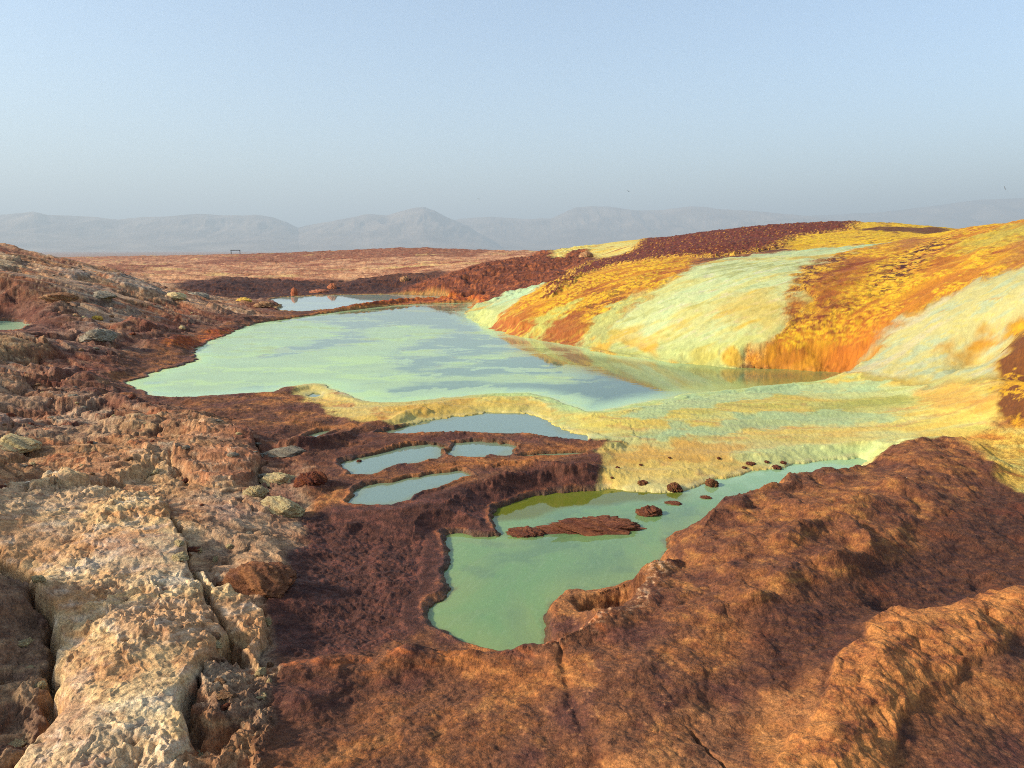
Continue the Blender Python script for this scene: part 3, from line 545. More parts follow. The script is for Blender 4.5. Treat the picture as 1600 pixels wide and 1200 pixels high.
yb = M('yellow_behind', .05); mix(yb, (216, 178, 84)); mix(yb * sstep(-.05, .3, n2) * .8, (214, 206, 120)); mix(yb * sstep(.15, .35, -n2) * .7, (196, 118, 52))
patchc((176, 204, 150), .75, .04, (955,648),(1070,622),(1200,606),(1330,592),(1420,598),(1250,612),(1100,635),(1000,658)); patchc((172, 198, 144), .75, .05, (985,684),(1080,662),(1180,650),(1300,640),(1430,650),(1300,662),(1150,674),(1050,688))
patchc((190, 206, 138), .65, .06, (1150,702),(1300,688),(1420,686),(1320,716),(1200,722)); patchc((212, 160, 78), .65, .06, (948,704),(1100,692),(1210,700),(1100,722),(955,728)); patchc((206, 150, 66), .6, .07, (1440,600),(1520,596),(1555,620),(1500,650),(1450,630)); patchc((214, 176, 80), .6, .05, (600,640),(700,628),(820,622),(900,650),(860,655),(760,640),(640,650))
rim_ = np.exp(-((SHORE - .035) / .03) ** 2) * (1 - hill) * sstep(-.3, .3, n3 + n2); mix(rim_ * .55 * (1 - mtt), (190, 118, 62)); mix(rim_ * .5 * mtt, (226, 214, 150))
# olive-brown at and below the water line
so = sstep(.05, -.02, SHORE) * (1 - hill) * (1 - mtt); mix(so * .8, (96, 78, 34))
mix(lrm * sstep(-.25, .35, n1) * sstep(14, 5, RR) * (1 - shoreB) * .45, (188, 146, 100))
spk = np.random.RandomState(3).rand(*X.shape).astype(np.float32) - .5; n6 = fbm(X * 75, Y * 75, 2, 290, .8)
mul(1 + (.32 * spk + .42 * n6 * sstep(9, 4, RR)) * (1 - .6 * np.maximum(np.maximum(mtt, cs), np.maximum(mm, mr))))
smk = 1 - .6 * np.maximum(mtt, np.maximum(mm, mr)); mul(1 + (.26 * n4 + .12 * n3) * smk)
lum_ = C @ np.array([.3, .6, .1], np.float32); sat_ = (1.04 + .02 * np.clip(hill + mT, 0, 1))[..., None]
C = C * (1 - .16 * np.clip(1 - lrm - hill - mT - fr, 0, 1))[..., None]
C = (lum_[..., None] + (C - lum_[..., None]) * sat_) * (np.clip(lum_ / .20, .2, 1.1) ** .24)[..., None]
WET = np.clip(mB * .55 * sstep(-.2, .25, n3) + sstep(.10, .0, SHORE) * .7 + mm * .35 + mr * .35 + mtt * .7, 0, 1)
def paintline(m, c, wid, *uv, z=None):
    s, d, t = linedist(smooth_open(P(*uv, z=z), 2), m=.1); k = np.zeros(X.shape, np.float32); k[s] = np.exp(-(d / wid) ** 2); mix(k * m, c)
paintline(sstep(.0, .4, n4 + .5 * n3) * .75, (226, 184, 138), .05, (850,1012),(900,1003),(955,985),(1000,960),(1022,925),(1035,885), z=-.04)
paintline(sstep(-.1, .4, n3) * .7, (196, 110, 48), .10, (430,1045),(520,1028),(600,1018),(670,1008),(750,1003),(850,1016),(900,1003),(955,985), z=-.04)
mix(M('dark_streak', .04) * .9, (96, 42, 26))
C = np.clip(C * np.array([.98, .945, .96], np.float32) * np.where(hill > .5, np.where(mr > .5, .58, .70), np.where(mtt > .5, .80, .88))[..., None], .01, .8)
X, Y = X0, Y0
print('colour', round(time.time() - T0, 1))

# ------------------------------------------------------------------ materials
def new_mat(name):
    m = bpy.data.materials.new(name); m.use_nodes = True; return m, m.node_tree, m.node_tree.nodes['Principled BSDF']
def ground_material(name, bumps=((9, .5, .02), (38, .65, .012), (130, .7, .005)), rough=(.92, .42), grain=.5, vs=16, vc=1.0):
    m, t, b = new_mat(name); N = t.nodes; K = t.links
    at = N.new('ShaderNodeAttribute'); at.attribute_name = 'mineral'
    tc = N.new('ShaderNodeTexCoord')
    prev = None
    for i, (scl, rg, dist) in enumerate(bumps):
        nz = N.new('ShaderNodeTexNoise'); nz.inputs['Scale'].default_value = scl; nz.inputs['Detail'].default_value = 5; nz.inputs['Roughness'].default_value = rg
        K.new(tc.outputs['Object'], nz.inputs['Vector'])
        bp = N.new('ShaderNodeBump'); bp.inputs['Strength'].default_value = .9; bp.inputs['Distance'].default_value = dist
        K.new(nz.outputs['Fac'], bp.inputs['Height'])
        if prev: K.new(prev.outputs[0], bp.inputs['Normal'])
        prev = bp; last = nz
    K.new(prev.outputs[0], b.inputs['Normal'])
    # fine grain of the crust
    nz = N.new('ShaderNodeTexNoise'); nz.inputs['Scale'].default_value = 90; nz.inputs['Detail'].default_value = 6; nz.inputs['Roughness'].default_value = .75
    K.new(tc.outputs['Object'], nz.inputs['Vector'])
    mr_ = N.new('ShaderNodeMapRange'); mr_.inputs['From Min'].default_value = .3; mr_.inputs['From Max'].default_value = .7
    mr_.inputs['To Min'].default_value = 1 - grain; mr_.inputs['To Max'].default_value = 1 + grain
    K.new(nz.outputs['Fac'], mr_.inputs['Value'])
    vm = N.new('ShaderNodeVectorMath'); vm.operation = 'SCALE'
    n5 = N.new('ShaderNodeTexNoise'); n5.inputs['Scale'].default_value = vs; n5.inputs['Detail'].default_value = 7; n5.inputs['Roughness'].default_value = .68
    K.new(tc.outputs['Object'], n5.inputs['Vector'])
    rp5 = N.new('ShaderNodeValToRGB'); e5 = rp5.color_ramp.elements; e5[0].position = .34; e5[0].color = (1 - .38 * vc, 1 - .48 * vc, 1 - .50 * vc, 1); e5[1].position = .66; e5[1].color = (1 + .30 * vc, 1 + .28 * vc, 1 + .22 * vc, 1)
    m5 = e5.new(.5); m5.color = (1, .99, .97, 1)
    K.new(n5.outputs['Fac'], rp5.inputs[0]); v5 = N.new('ShaderNodeVectorMath'); v5.operation = 'MULTIPLY'
    K.new(at.outputs['Color'], v5.inputs[0]); K.new(rp5.outputs[0], v5.inputs[1]); K.new(v5.outputs[0], vm.inputs[0]); K.new(mr_.outputs[0], vm.inputs['Scale']); K.new(vm.outputs[0], b.inputs['Base Color'])
    rr = N.new('ShaderNodeMapRange'); rr.inputs['To Min'].default_value = rough[0]; rr.inputs['To Max'].default_value = rough[1]
    K.new(at.outputs['Alpha'], rr.inputs['Value']); K.new(rr.outputs[0], b.inputs['Roughness'])
    b.inputs['Specular IOR Level'].default_value = .35
    return m
MAT_G = ground_material('crusted_ground')
MAT_HILL = ground_material('mineral_flow', bumps=((5, .5, .02), (22, .6, .006), (80, .6, .002)), grain=.05, vs=7, vc=.2)
MAT_TER = ground_material('terrace_salt', bumps=((6, .5, .012), (30, .6, .005), (120, .6, .002)), grain=.14, vs=9, vc=.25)
MAT_ROCK = ground_material('salt_rock', bumps=((14, .6, .02), (60, .6, .006), (200, .6, .002)))

def mesh_grid(name, keep, step=1, mat=None, kind='structure', Zs=None, Cs=None, Al=None, pos=None):
    """make one mesh object from the grid faces flagged in keep"""
    Zs = Hh if Zs is None else Zs; Cs = C if Cs is None else Cs; Al = WET if Al is None else Al
    if pos is None: xs, ys, zs = X[::step, ::step], Y[::step, ::step], Zs[::step, ::step]
    else: xs, ys, zs = pos
    cc = Cs[::step, ::step]; al = Al[::step, ::step]
    nr, nc = xs.shape; idx = np.arange(nr * nc).reshape(nr, nc)
    quads = np.stack([idx[:-1, :-1], idx[:-1, 1:], idx[1:, 1:], idx[1:, :-1]], -1)[keep]
    used = np.zeros(nr * nc, bool); used[quads.ravel()] = True
    remap = np.cumsum(used) - 1; q = remap[quads]
    co = np.stack([xs.ravel()[used], ys.ravel()[used], zs.ravel()[used]], -1).astype(np.float32)
    col = np.concatenate([cc.reshape(-1, 3)[used], al.reshape(-1, 1)[used]], -1).astype(np.float32)
    me = bpy.data.meshes.new(name); me.vertices.add(len(co)); me.vertices.foreach_set('co', co.ravel())
    me.loops.add(q.size); me.loops.foreach_set('vertex_index', q.ravel().astype(np.int32))
    me.polygons.add(len(q)); me.polygons.foreach_set('loop_start', np.arange(0, q.size, 4, dtype=np.int32))
    me.polygons.foreach_set('use_smooth', np.ones(len(q), bool)); me.update(calc_edges=True)
    ca = me.color_attributes.new('mineral', 'FLOAT_COLOR', 'POINT'); ca.data.foreach_set('color', col.ravel())
    if mat: me.materials.append(mat)
    o = bpy.data.objects.new(name, me); COL.objects.link(o)
    if kind: o['kind'] = kind
    return o
# ragged small overhang: push the surface sideways a little by noise
jx = fbm(X * 9 + 3, Y * 9, 3, 300) * .03; jy = fbm(X * 9, Y * 9 + 7, 3, 305) * .03
sh_k = sstep(0.0, .15, SHORE) * (.35 + .65 * np.maximum(lrm, mC)) * sstep(20, 8, RR)
GX, GY = X + jx * sh_k, Y + jy * sh_k
fm = lambda a: a[:-1, :-1]
isHill = fm((hill > .5) & (RR > 8.5)); isFar = fm((M('far_ridge', .1) > .5) | (RR > 60)); isTer = fm((mtt > .5))
isLeft = fm(lrm > .5)
isFar = isFar & ~isHill; isTer = isTer & ~isHill & ~isFar; isLeft = isLeft & ~isHill & ~isFar & ~isTer
rest = ~(isHill | isFar | isTer | isLeft)
P3 = (GX, GY, Hh)
mesh_grid('mineral_hill', isHill, mat=MAT_HILL, pos=P3)
mesh_grid('distant_ridge', isFar, mat=MAT_G, pos=P3)
mesh_grid('salt_terrace', isTer, mat=MAT_TER, pos=P3)
mesh_grid('rocky_slope', isLeft, mat=MAT_G, pos=P3)
mesh_grid('ground', rest, mat=MAT_G, pos=P3)
print('meshes', round(time.time() - T0, 1))

# outer ground: behind and beside the camera and the plain to the horizon
def ring_sheet():
    m, t, b = new_mat('plain_dust'); N = t.nodes; K = t.links
    nz = N.new('ShaderNodeTexNoise'); nz.inputs['Scale'].default_value = .02; nz.inputs['Detail'].default_value = 8
    tc = N.new('ShaderNodeTexCoord'); K.new(tc.outputs['Object'], nz.inputs['Vector'])
    cr_ = N.new('ShaderNodeValToRGB'); cr_.color_ramp.elements[0].color = (*lin((110, 76, 62)), 1); cr_.color_ramp.elements[1].color = (*lin((150, 118, 96)), 1)
    K.new(nz.outputs['Fac'], cr_.inputs[0]); K.new(cr_.outputs[0], b.inputs['Base Color']); b.inputs['Roughness'].default_value = .95
    bm = bmesh.new(); rings = [.0, .5, .9]; bm_r = []
    # plain ahead and all round, beyond 400 m
    r1 = [395, 500, 700, 1200, 3000, 8000, 20000, 42000]; n = 96; prev = None
    for r in r1:
        cur = [bm.verts.new((r * math.sin(2 * math.pi * k / n), r * math.cos(2 * math.pi * k / n), -3.3 - min((r - 395) * .02, 9))) for k in range(n)]
        if prev:
            for k in range(n): bm.faces.new((prev[k], prev[(k + 1) % n], cur[(k + 1) % n], cur[k]))
        prev = cur
    # ground behind and beside the viewer
    angs = [R(54) + (2 * math.pi - R(108)) * k / 90 for k in range(91)]; prev = None
    rr_ = [.9, 1.5, 2.5, 4, 6, 9, 13, 18, 25, 40, 80, 150, 396]
    for r in rr_:
        cur = []
        for k, a in enumerate(angs):
            e = min(k, 90 - k) / 12.0; side = R(54) if k < 45 else R(-54)
            zb = float(base_h(np.array([side]), np.array([math.log(r)]))[0]); w_ = max(0, 1 - e)
            z = zb * w_ + (1 - w_) * (.0 if r < 30 else -(r - 30) * .009) + (.0 if w_ > .95 else .05 * math.sin(a * 9 + r) * math.sin(r * 1.7))
            cur.append(bm.verts.new((r * math.sin(a), r * math.cos(a), z)))
        if prev:
            for k in range(len(angs) - 1): bm.faces.new((prev[k], prev[k + 1], cur[k + 1], cur[k]))
        prev = cur
    # disc under the feet
    c = bm.verts.new((0, 0, 0)); pts = [bm.verts.new((.93 * math.sin(2 * math.pi * k / 60), .93 * math.cos(2 * math.pi * k / 60), -.02)) for k in range(60)]
    for k in range(60): bm.faces.new((c, pts[k], pts[(k + 1) % 60]))
    me = bpy.data.meshes.new('plain'); bm.normal_update(); bm.to_mesh(me); bm.free()
    for p in me.polygons: p.use_smooth = True
    me.materials.append(m); o = bpy.data.objects.new('plain', me); COL.objects.link(o); o['kind'] = 'structure'
ring_sheet()

# ------------------------------------------------------------------ water
def water_material(name, ripple=.0004, rough=.02):
    m, t, b = new_mat(name); N = t.nodes; K = t.links
    at = N.new('ShaderNodeAttribute'); at.attribute_name = 'mineral'; K.new(at.outputs['Color'], b.inputs['Base Color'])
    b.inputs['IOR'].default_value = 1.45
    rr = N.new('ShaderNodeMapRange'); rr.inputs['To Min'].default_value = rough; rr.inputs['To Max'].default_value = .30
    K.new(at.outputs['Alpha'], rr.inputs['Value']); K.new(rr.outputs[0], b.inputs['Roughness'])
    sp_ = N.new('ShaderNodeMapRange'); sp_.inputs['To Min'].default_value = .55; sp_.inputs['To Max'].default_value = .18
    K.new(at.outputs['Alpha'], sp_.inputs['Value']); K.new(sp_.outputs[0], b.inputs['Specular IOR Level'])
    tc = N.new('ShaderNodeTexCoord'); mp = N.new('ShaderNodeMapping'); mp.inputs['Scale'].default_value = (1, 1.7, 1); K.new(tc.outputs['Object'], mp.inputs[0])
    nz = N.new('ShaderNodeTexNoise'); nz.inputs['Scale'].default_value = 7; nz.inputs['Detail'].default_value = 3; K.new(mp.outputs[0], nz.inputs['Vector'])
    bp = N.new('ShaderNodeBump'); bp.inputs['Strength'].default_value = 1; bp.inputs['Distance'].default_value = ripple
    K.new(nz.outputs['Fac'], bp.inputs['Height']); K.new(bp.outputs[0], b.inputs['Normal'])
    return m
MAT_W = water_material('mineral_water')
WC = np.zeros(X.shape + (3,), np.float32); WA = np.zeros(X.shape, np.float32)
def wmix(m, c):
    m = np.clip(m, 0, 1)[..., None]; WC[:] = WC * (1 - m) + np.asarray(lin(c), np.float32) * m
streak = fbm(X * .35 + .3 * n1, Y * .8, 4, 400); st_f = fbm(X * 1.1, Y * 2.4, 4, 405)
patchp = [((400,562),(520,545),(650,520),(700,512),(715,518),(640,540),(600,560),(640,575),(560,590),(700,580),(560,605),(540,617),(470,600),(300,620),(200,605),(300,560),(340,530),(395,505),(500,500),(560,520),(440,545)),
          ((555,512),(640,508),(710,515),(700,520),(640,525),(600,535),(560,528)), ((600,555),(660,545),(705,550),(690,558),(620,560)), ((650,575),(730,565),(745,570),(690,577)),
          ((710,560),(770,550),(840,548),(830,556),(760,562)), ((540,600),(640,590),(760,584),(850,586),(905,598),(850,597),(700,596),(600,608),(590,622),(560,624)),
          ((730,520),(760,514),(800,525),(770,530)), ((570,624),(610,632),(680,626),(600,618))]
patch = np.zeros(X.shape, np.float32)
for pp in patchp:
    s_ = sdf(smooth_closed(P(*pp, z=0.0), 1), warp=1.2); patch = np.maximum(patch, 1 - sstep(-.22, .22, s_ + .35 * st_f + .1 * fbm(X * .7, Y * 5, 3, 418)))
for name, z, s_ in pools:
    WC[:] = lin((150, 178, 160)); WA[:] = 0
    sr = s_ + .05 * n3
    if name == 'lake':
        WC[:] = lin((112, 141, 110)); wmix(sstep(-.02, .14, TH) * sstep(-.05, -.4, sr) * .9, (76, 104, 84))
        patch = np.clip(patch + .55 * fbm(X * .7 + n1 * .3, Y * 3.4, 5, 415, .6) * sstep(0, .25, patch) * sstep(1, .75, patch + .0) * 2, 0, 1)
        wmix(patch * (.75 + .3 * st_f), (182, 208, 134)); wmix(patch * sstep(0.0, .3, streak) * .4, (172, 204, 150))
        wmix(sstep(-.55, -.05, sr) * .75 * sstep(.40, .15, TH), (188, 222, 160)); wmix(sstep(-.10, -.01, sr) * .6, (206, 210, 120))
        ol = sstep(.16, .3, TH) * sstep(-1.0, .0, sr); wmix(ol * .7, (120, 132, 56))
        fs = fbm(X * .6 + .5 * n1, Y * 1.5 + .6 * n2, 5, 425, .55); wmix(sstep(.12, .20, fs) * sstep(.16, .04, TH) * .6, (190, 218, 146)); wmix(sstep(.22, .27, fs) * sstep(.10, .0, TH) * sstep(12, 14, RR) * .4, (150, 150, 92))
        WA[:] = np.clip(patch * .6 + .35 * sstep(.12, .20, fs) * sstep(.16, .04, TH) + sstep(-.4, -.05, sr) * .4 + .1 * sstep(0, .3, streak), 0, 1)
        edge = np.exp(-((patch - .5) / .12) ** 2) * sstep(.15, .3, fbm(X * 3, Y * 3, 3, 410)) * sstep(10, 12, RR); wmix(edge * .7, (122, 112, 72))
    elif name == 'green_pool':
        WC[:] = lin((116, 146, 92)); wmix(sstep(-.05, .35, n2 + .3 * n3) * .5, (96, 124, 88)); wmix(sstep(-.35, -.01, sr) * .55, (140, 158, 88)); wmix(sstep(-.03, -.003, sr) * .5, (120, 104, 58)); wmix(sstep(.1, .4, fbm(X * 4, Y * 4, 4, 420)) * .3, (84, 112, 88))
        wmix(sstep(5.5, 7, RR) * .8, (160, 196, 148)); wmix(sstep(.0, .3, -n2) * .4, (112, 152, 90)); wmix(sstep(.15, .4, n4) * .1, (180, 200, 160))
        ols = sdf(smooth_closed(P((760,815),(800,785),(850,768),(950,760),(1070,768),(1040,781),(950,784),(860,797),(790,814), z=-.22), 1)); wmix(sstep(.08, -.04, ols) * .9, (104, 108, 22)); WA[:] = .12 + .3 * sstep(6.2, 7, RR)  # olive of the shallow bed and the dark bank's reflection, painted on the water
    elif z > .3: WC[:] = lin((170, 206, 160)); WA[:] = .5
    elif name == 'pond': WC[:] = lin((150, 172, 160)); wmix(sstep(.0, .2, streak) * .5, (176, 196, 160))
    else: WC[:] = lin((120, 142, 126)); wmix(sstep(-.12, -.0, sr) * .5, (126, 128, 58))
    wspk = 1
    st = 2
    k = s_ < .03 + .006 * RR
    for n2_, z2_, s2_ in pools:
        if s2_ is not s_: k &= ~((s2_ < .02) & (s2_ < s_))
    k = k[::st, ::st]; keep = k[:-1, :-1] & k[1:, :-1] & k[:-1, 1:] & k[1:, 1:]
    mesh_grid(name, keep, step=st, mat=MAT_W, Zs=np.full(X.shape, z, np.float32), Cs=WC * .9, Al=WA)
print('water', round(time.time() - T0, 1))

# ------------------------------------------------------------------ hazy mountain ranges, 9 to 20 km off
def mountains(name, dist, depth, prof, seed, detail=1.0):
    us = np.array([p[0] for p in prof], float); vs = np.array([p[1] for p in prof], float)
    tt = np.array([ray(u, v)[0] for u, v in prof]); ss = np.array([ray(u, v)[1] for u, v in prof])
    th = np.linspace(tt[0], tt[-1], 1100); k = np.linspace(0, 1, 70)
    T, Kk = np.meshgrid(th, k); env = np.interp(T, tt, ss) * dist + EYE + 15
    r = dist - depth * (1 - Kk) ; r = np.where(Kk > .75, dist - depth * .25 + (Kk - .75) * depth * 1.2, r)
    x = r * np.sin(T); y = r * np.cos(T)
    prof_k = np.where(Kk < .75, (Kk / .75) ** 1.25, 1 - (Kk - .75) / .25)
    rg = ridged(x / 900 * 1.0, y / 2600, 6, seed, .55) ; fine = fbm(x / 300, y / 300, 5, seed + 9)
    fade = np.minimum(1, 4 * (1 - prof_k))
    z = env * prof_k * (1 + detail * .38 * (rg - .45) * fade + .03 * fine) - 15
    keep = np.ones((69, 1099), bool)
    o = mesh_grid(name, keep, mat=MAT_M, pos=(x, y, z), Cs=np.tile(lin((128, 112, 100)).astype(np.float32), (70, 1100, 1)), Al=np.zeros((70, 1100)))
    return o
MAT_M, _t, _b = new_mat('mountain_rock')
nz = _t.nodes.new('ShaderNodeTexNoise'); nz.inputs['Scale'].default_value = .003; nz.inputs['Detail'].default_value = 8
tc = _t.nodes.new('ShaderNodeTexCoord'); _t.links.new(tc.outputs['Object'], nz.inputs['Vector'])
rp = _t.nodes.new('ShaderNodeValToRGB'); rp.color_ramp.elements[0].position = .3; rp.color_ramp.elements[0].color = (*lin((92, 76, 66)), 1); rp.color_ramp.elements[1].position = .7; rp.color_ramp.elements[1].color = (*lin((150, 130, 112)), 1)
_t.links.new(nz.outputs['Fac'], rp.inputs[0]); _t.links.new(rp.outputs[0], _b.inputs['Base Color']); _b.inputs['Roughness'].default_value = .95
mountains('mountains', 9000, 3000, [(-500,345),(-200,335),(0,339),(30,337),(52,335),(75,340),(110,340),(150,342),(185,346),(220,343),(260,342),(310,338),(345,340),(380,341),(400,339),(425,343),(448,350),(466,358),(480,355),(520,349),(550,343),(575,338),(605,340),(625,334),(645,330),(662,328),(680,334),(700,344),(730,356),(760,372),(790,392)], 500)
mountains('mountains', 10200, 2600, [(640,392),(690,350),(720,344),(770,341),(820,345),(860,344),(885,333),(900,327),(925,325),(950,326),(975,330),(1000,332),(1040,330),(1080,325),(1120,328),(1200,334),(1300,345),(1400,372),(1450,392)], 520, .8)
mountains('mountains', 12900, 3000, [(1000,392),(1100,352),(1200,342),(1300,338),(1380,334),(1450,325),(1520,317),(1600,312),(1700,310),(2100,340)], 540, .7)

# ------------------------------------------------------------------ loose rocks and salt lumps
def lumps(shape, seed, col_a, col_b, col_c, rough_=.22, sub=5, flat_bottom=-.35, facet=0.0):
    """unit rock mesh (radius about 1) with noise relief and mineral colours"""
    bm = bmesh.new(); bmesh.ops.create_icosphere(bm, subdivisions=sub, radius=1.0)
    me = bpy.data.meshes.new(shape); bm.to_mesh(me); bm.free()
    n = len(me.vertices); co = np.zeros(n * 3, np.float32); me.vertices.foreach_get('co', co); co = co.reshape(-1, 3)
    o_ = seed * 3.7
    q = lambda s, k: (fbm(co[:, 0] * s + o_ + co[:, 2] * s * .7, co[:, 1] * s - co[:, 2] * s * .8 + o_ * .5, 4, seed * 5 + k, .6))
    if facet:
        rs_ = np.random.RandomState(seed)
        for _ in range(9):
            d = rs_.normal(size=3); d /= np.linalg.norm(d); lim = .62 + .25 * rs_.rand(); pr = co @ d
            co = co - np.maximum(pr - lim, 0)[:, None] * d * facet
    rad = 1 + rough_ * 1.6 * q(1.1, 1) + rough_ * q(3.2, 2) + rough_ * .4 * q(9, 3) + rough_ * .2 * ridged(co[:, 0] * 7 + co[:, 2] * 5, co[:, 1] * 7 - co[:, 2] * 6, 3, seed + 6)
    co = co * rad[:, None]; co[:, 2] = np.maximum(co[:, 2], flat_bottom - .1)
    a = sstep(-.15, .25, q(2.3, 4))[:, None]; b = sstep(.0, .35, q(6.5, 5))[:, None]
    col = (lin(col_a) * (1 - a) + lin(col_b) * a) * (1 - b * .7) + lin(col_c) * b * .7
    me.vertices.foreach_set('co', co.astype(np.float32).ravel())
    ca = me.color_attributes.new('mineral', 'FLOAT_COLOR', 'POINT'); ca.data.foreach_set('color', np.concatenate([col, np.zeros((n, 1))], 1).astype(np.float32).ravel())
    me.polygons.foreach_set('use_smooth', np.ones(len(me.polygons), bool)); me.materials.append(MAT_ROCK); me.update()
    return me
def height_at(x, y):
    t = math.atan2(x, y); L = math.log(math.hypot(x, y)); j = int(np.clip(np.searchsorted(Ls, L), 0, NRr - 1)); i = int(np.clip(np.searchsorted(ths, t), 0, NC - 1))
    return float(Hh[j, i])
def tag(o, label, cat, group=None):
    o['label'] = label; o['category'] = cat
    if group: o['group'] = group
    return o
def put_rock(me, name, u, v, wpx, hpx, label, cat, group=None, z=None, yaw=0.0, deep=1.0, sink=.25, dz=0):
    """u, v: foot of the rock in the photograph; wpx, hpx: its size there"""
    t, L = hit(u, v, z); r = math.exp(L); x, y = r * math.sin(t), r * math.cos(t)
    hz = height_at(x, y) if z is None else z
    wr = wpx / F * math.hypot(r, EYE) / 2.3; hr = hpx / F * math.hypot(r, EYE) / 1.8
    o = bpy.data.objects.new(name, me); COL.objects.link(o); o.scale = (wr, wr * deep, hr)
    o.rotation_euler = (0, 0, -t + yaw); o.location = (x + math.sin(t) * wr * deep * .6, y + math.cos(t) * wr * deep * .6, hz + hr * (.35 - sink) + dz)
    return tag(o, label, cat, group)
cream = ((206, 184, 136), (222, 200, 140), (170, 132, 84)); brown = ((112, 58, 40), (150, 84, 46), (78, 40, 34)); tan = ((150, 106, 70), (180, 140, 96), (104, 66, 46))
grey = ((142, 132, 112), (168, 156, 132), (104, 84, 68)); orange = ((198, 112, 56), (214, 138, 72), (150, 74, 42)); yel = ((226, 190, 80), (214, 170, 70), (180, 130, 60)); dark = ((82, 36, 28), (112, 52, 34), (58, 28, 24))
put_rock(lumps('cone', 1, (168, 92, 56), (190, 118, 78), (120, 62, 42), .10), 'salt_cone', 460, 462, 12, 17, 'orange salt cone standing alone at the edge of the far pond', 'salt cone', z=.02, sink=.1)
put_rock(lumps('cone', 2, (168, 96, 60), (190, 122, 82), (120, 62, 42), .18), 'salt_cone', 519, 456, 18, 17, 'orange-brown salt cone, pointed, right of the lone cone by the far pond', 'salt cone', z=.04, sink=.1)
put_rock(lumps('cone', 3, (150, 88, 58), (180, 116, 80), (110, 60, 42), .25), 'salt_lump', 500, 458, 36, 8, 'low orange salt lump against the left foot of the pointed cone', 'salt lump', z=.04)
put_rock(lumps('cone', 4, *tan, .22), 'salt_cone', 632, 440, 16, 12, 'small tan knob at the right end of the dark cliff', 'salt cone')
put_rock(lumps('cone', 5, *tan, .2), 'salt_cone', 916, 405, 24, 16, 'rounded brown knob on the hump in front of the pale yellow slope', 'salt cone', sink=.1)
put_rock(lumps('knob', 6, *dark, .3), 'dark_rock', 1569, 348, 16, 8, 'small dark rock alone on the skyline of the right hill', 'rock', sink=.1)
put_rock(lumps('knob', 7, *dark, .3), 'dark_rock', 38, 385, 26, 7, 'dark boulder on the crest of the left skyline', 'rock')
put_rock(lumps('knob', 8, *dark, .3), 'dark_rock', 48, 391, 14, 6, 'small dark boulder just below the crest on the left skyline', 'rock')
br2 = ((124, 72, 50), (150, 92, 58), (92, 56, 46)); isl = lumps('islet', 9, *br2, .40, facet=.5); isl2 = lumps('islet', 10, *br2, .46, facet=.5); isl3 = lumps('islet', 11, *br2, .36, facet=.5)
put_rock(isl, 'islet', 822, 838, 60, 14, 'small brown salt islet nearest the brown shore of the green pool', 'islet', z=-.22, deep=.6, sink=.2)
put_rock(isl2, 'islet', 925, 832, 160, 25, 'long brown salt islet in the middle of the green pool', 'islet', z=-.22, deep=.34, yaw=.24, sink=.25)
put_rock(isl3, 'islet', 1013, 806, 46, 19, 'round brown salt islet at the right end of the long one', 'islet', z=-.22, deep=.6, sink=.2)
put_rock(isl2, 'crust_flake', 1052, 788, 26, 5, 'thin dark crust flake floating beside the round islet', 'crust flake', z=-.22, deep=.6)
put_rock(isl, 'crust_flake', 1103, 779, 18, 5, 'thin dark crust flake floating below the rightmost round lump', 'crust flake', z=-.22, deep=.6)
for (u, v, a, b, lb) in [(1003, 762, 26, 18, 'leftmost round dark lump at the foot of the yellow terrace'), (1021, 757, 18, 12, 'smaller reddish lump touching the leftmost round dark lump'),
    (1054, 767, 29, 19, 'middle round dark lump at the foot of the yellow terrace'), (1113, 759, 28, 18, 'rightmost round dark lump at the foot of the yellow terrace')]:
    put_rock(lumps('lump', 12 + u % 7, (104, 52, 36), (130, 72, 44), (200, 160, 84), .4, facet=.5), 'salt_lump', u, v, a * .85, b * .75, lb, 'salt lump', z=-.21, sink=.25)
mini = [lumps('bit', 30 + k, (96, 46, 34), (120, 62, 42), (170, 120, 66), .5, sub=4) for k in range(3)]
for k, (u, v, a, b) in enumerate([(965,732,10,6),(1001,727,9,6),(1046,718,8,4),(1123,718,8,6),(1172,722,22,8),(1182,729,18,8),(1190,735,14,6),(1163,727,12,6),(1213,722,24,9),(1224,717,14,7),(1234,724,12,6),(1258,723,10,5),(1272,713,14,6),(1290,718,10,5),(956,742,9,5),(1198,718,12,5)]):
    put_rock(mini[k % 3], 'dark_crust', u, v, a * .7, b * .6, 'small dark crust knob on the lower yellow terrace', 'crust knob', 'small dark crust knobs on the yellow terrace', sink=.3)
put_rock(mini[1], 'pebble', 561, 722, 8, 5, 'single dark pebble in the pale pool left of the brown rims', 'pebble', z=-.075)
put_rock(lumps('boulder', 20, *cream, .22, facet=.8), 'salt_boulder', 437, 803, 80, 36, 'largest pale cream boulder beside the brown basin, ochre underside', 'boulder', deep=.8, yaw=.3, sink=.25)
put_rock(lumps('boulder', 21, *cream, .25, facet=.8), 'salt_boulder', 434, 742, 56, 22, 'cream boulder standing directly behind the largest pale one', 'boulder', deep=.7, sink=.25)
put_rock(lumps('slab', 22, *grey, .22, facet=.9), 'salt_slab', 440, 714, 74, 16, 'flat pale slab lying behind the cream boulders', 'slab', deep=.6, sink=.2)
put_rock(lumps('boulder', 23, *cream, .25, facet=.8), 'salt_boulder', 400, 770, 40, 22, 'small cream boulder left of the gap beside the largest boulder', 'boulder', deep=.8, sink=.25)
put_rock(lumps('boulder', 24, *brown, .35), 'dark_rock', 487, 762, 46, 24, 'rough dark brown rock right of the cream boulders', 'rock', deep=.8, sink=.3)
put_rock(lumps('boulder', 25, (138, 88, 56), (160, 106, 64), (100, 60, 46), .26, facet=.8), 'brown_boulder', 400, 915, 125, 50, 'big smooth orange-brown boulder between the cream slab and the dark basin', 'boulder', deep=.7, yaw=-.4, sink=.35)
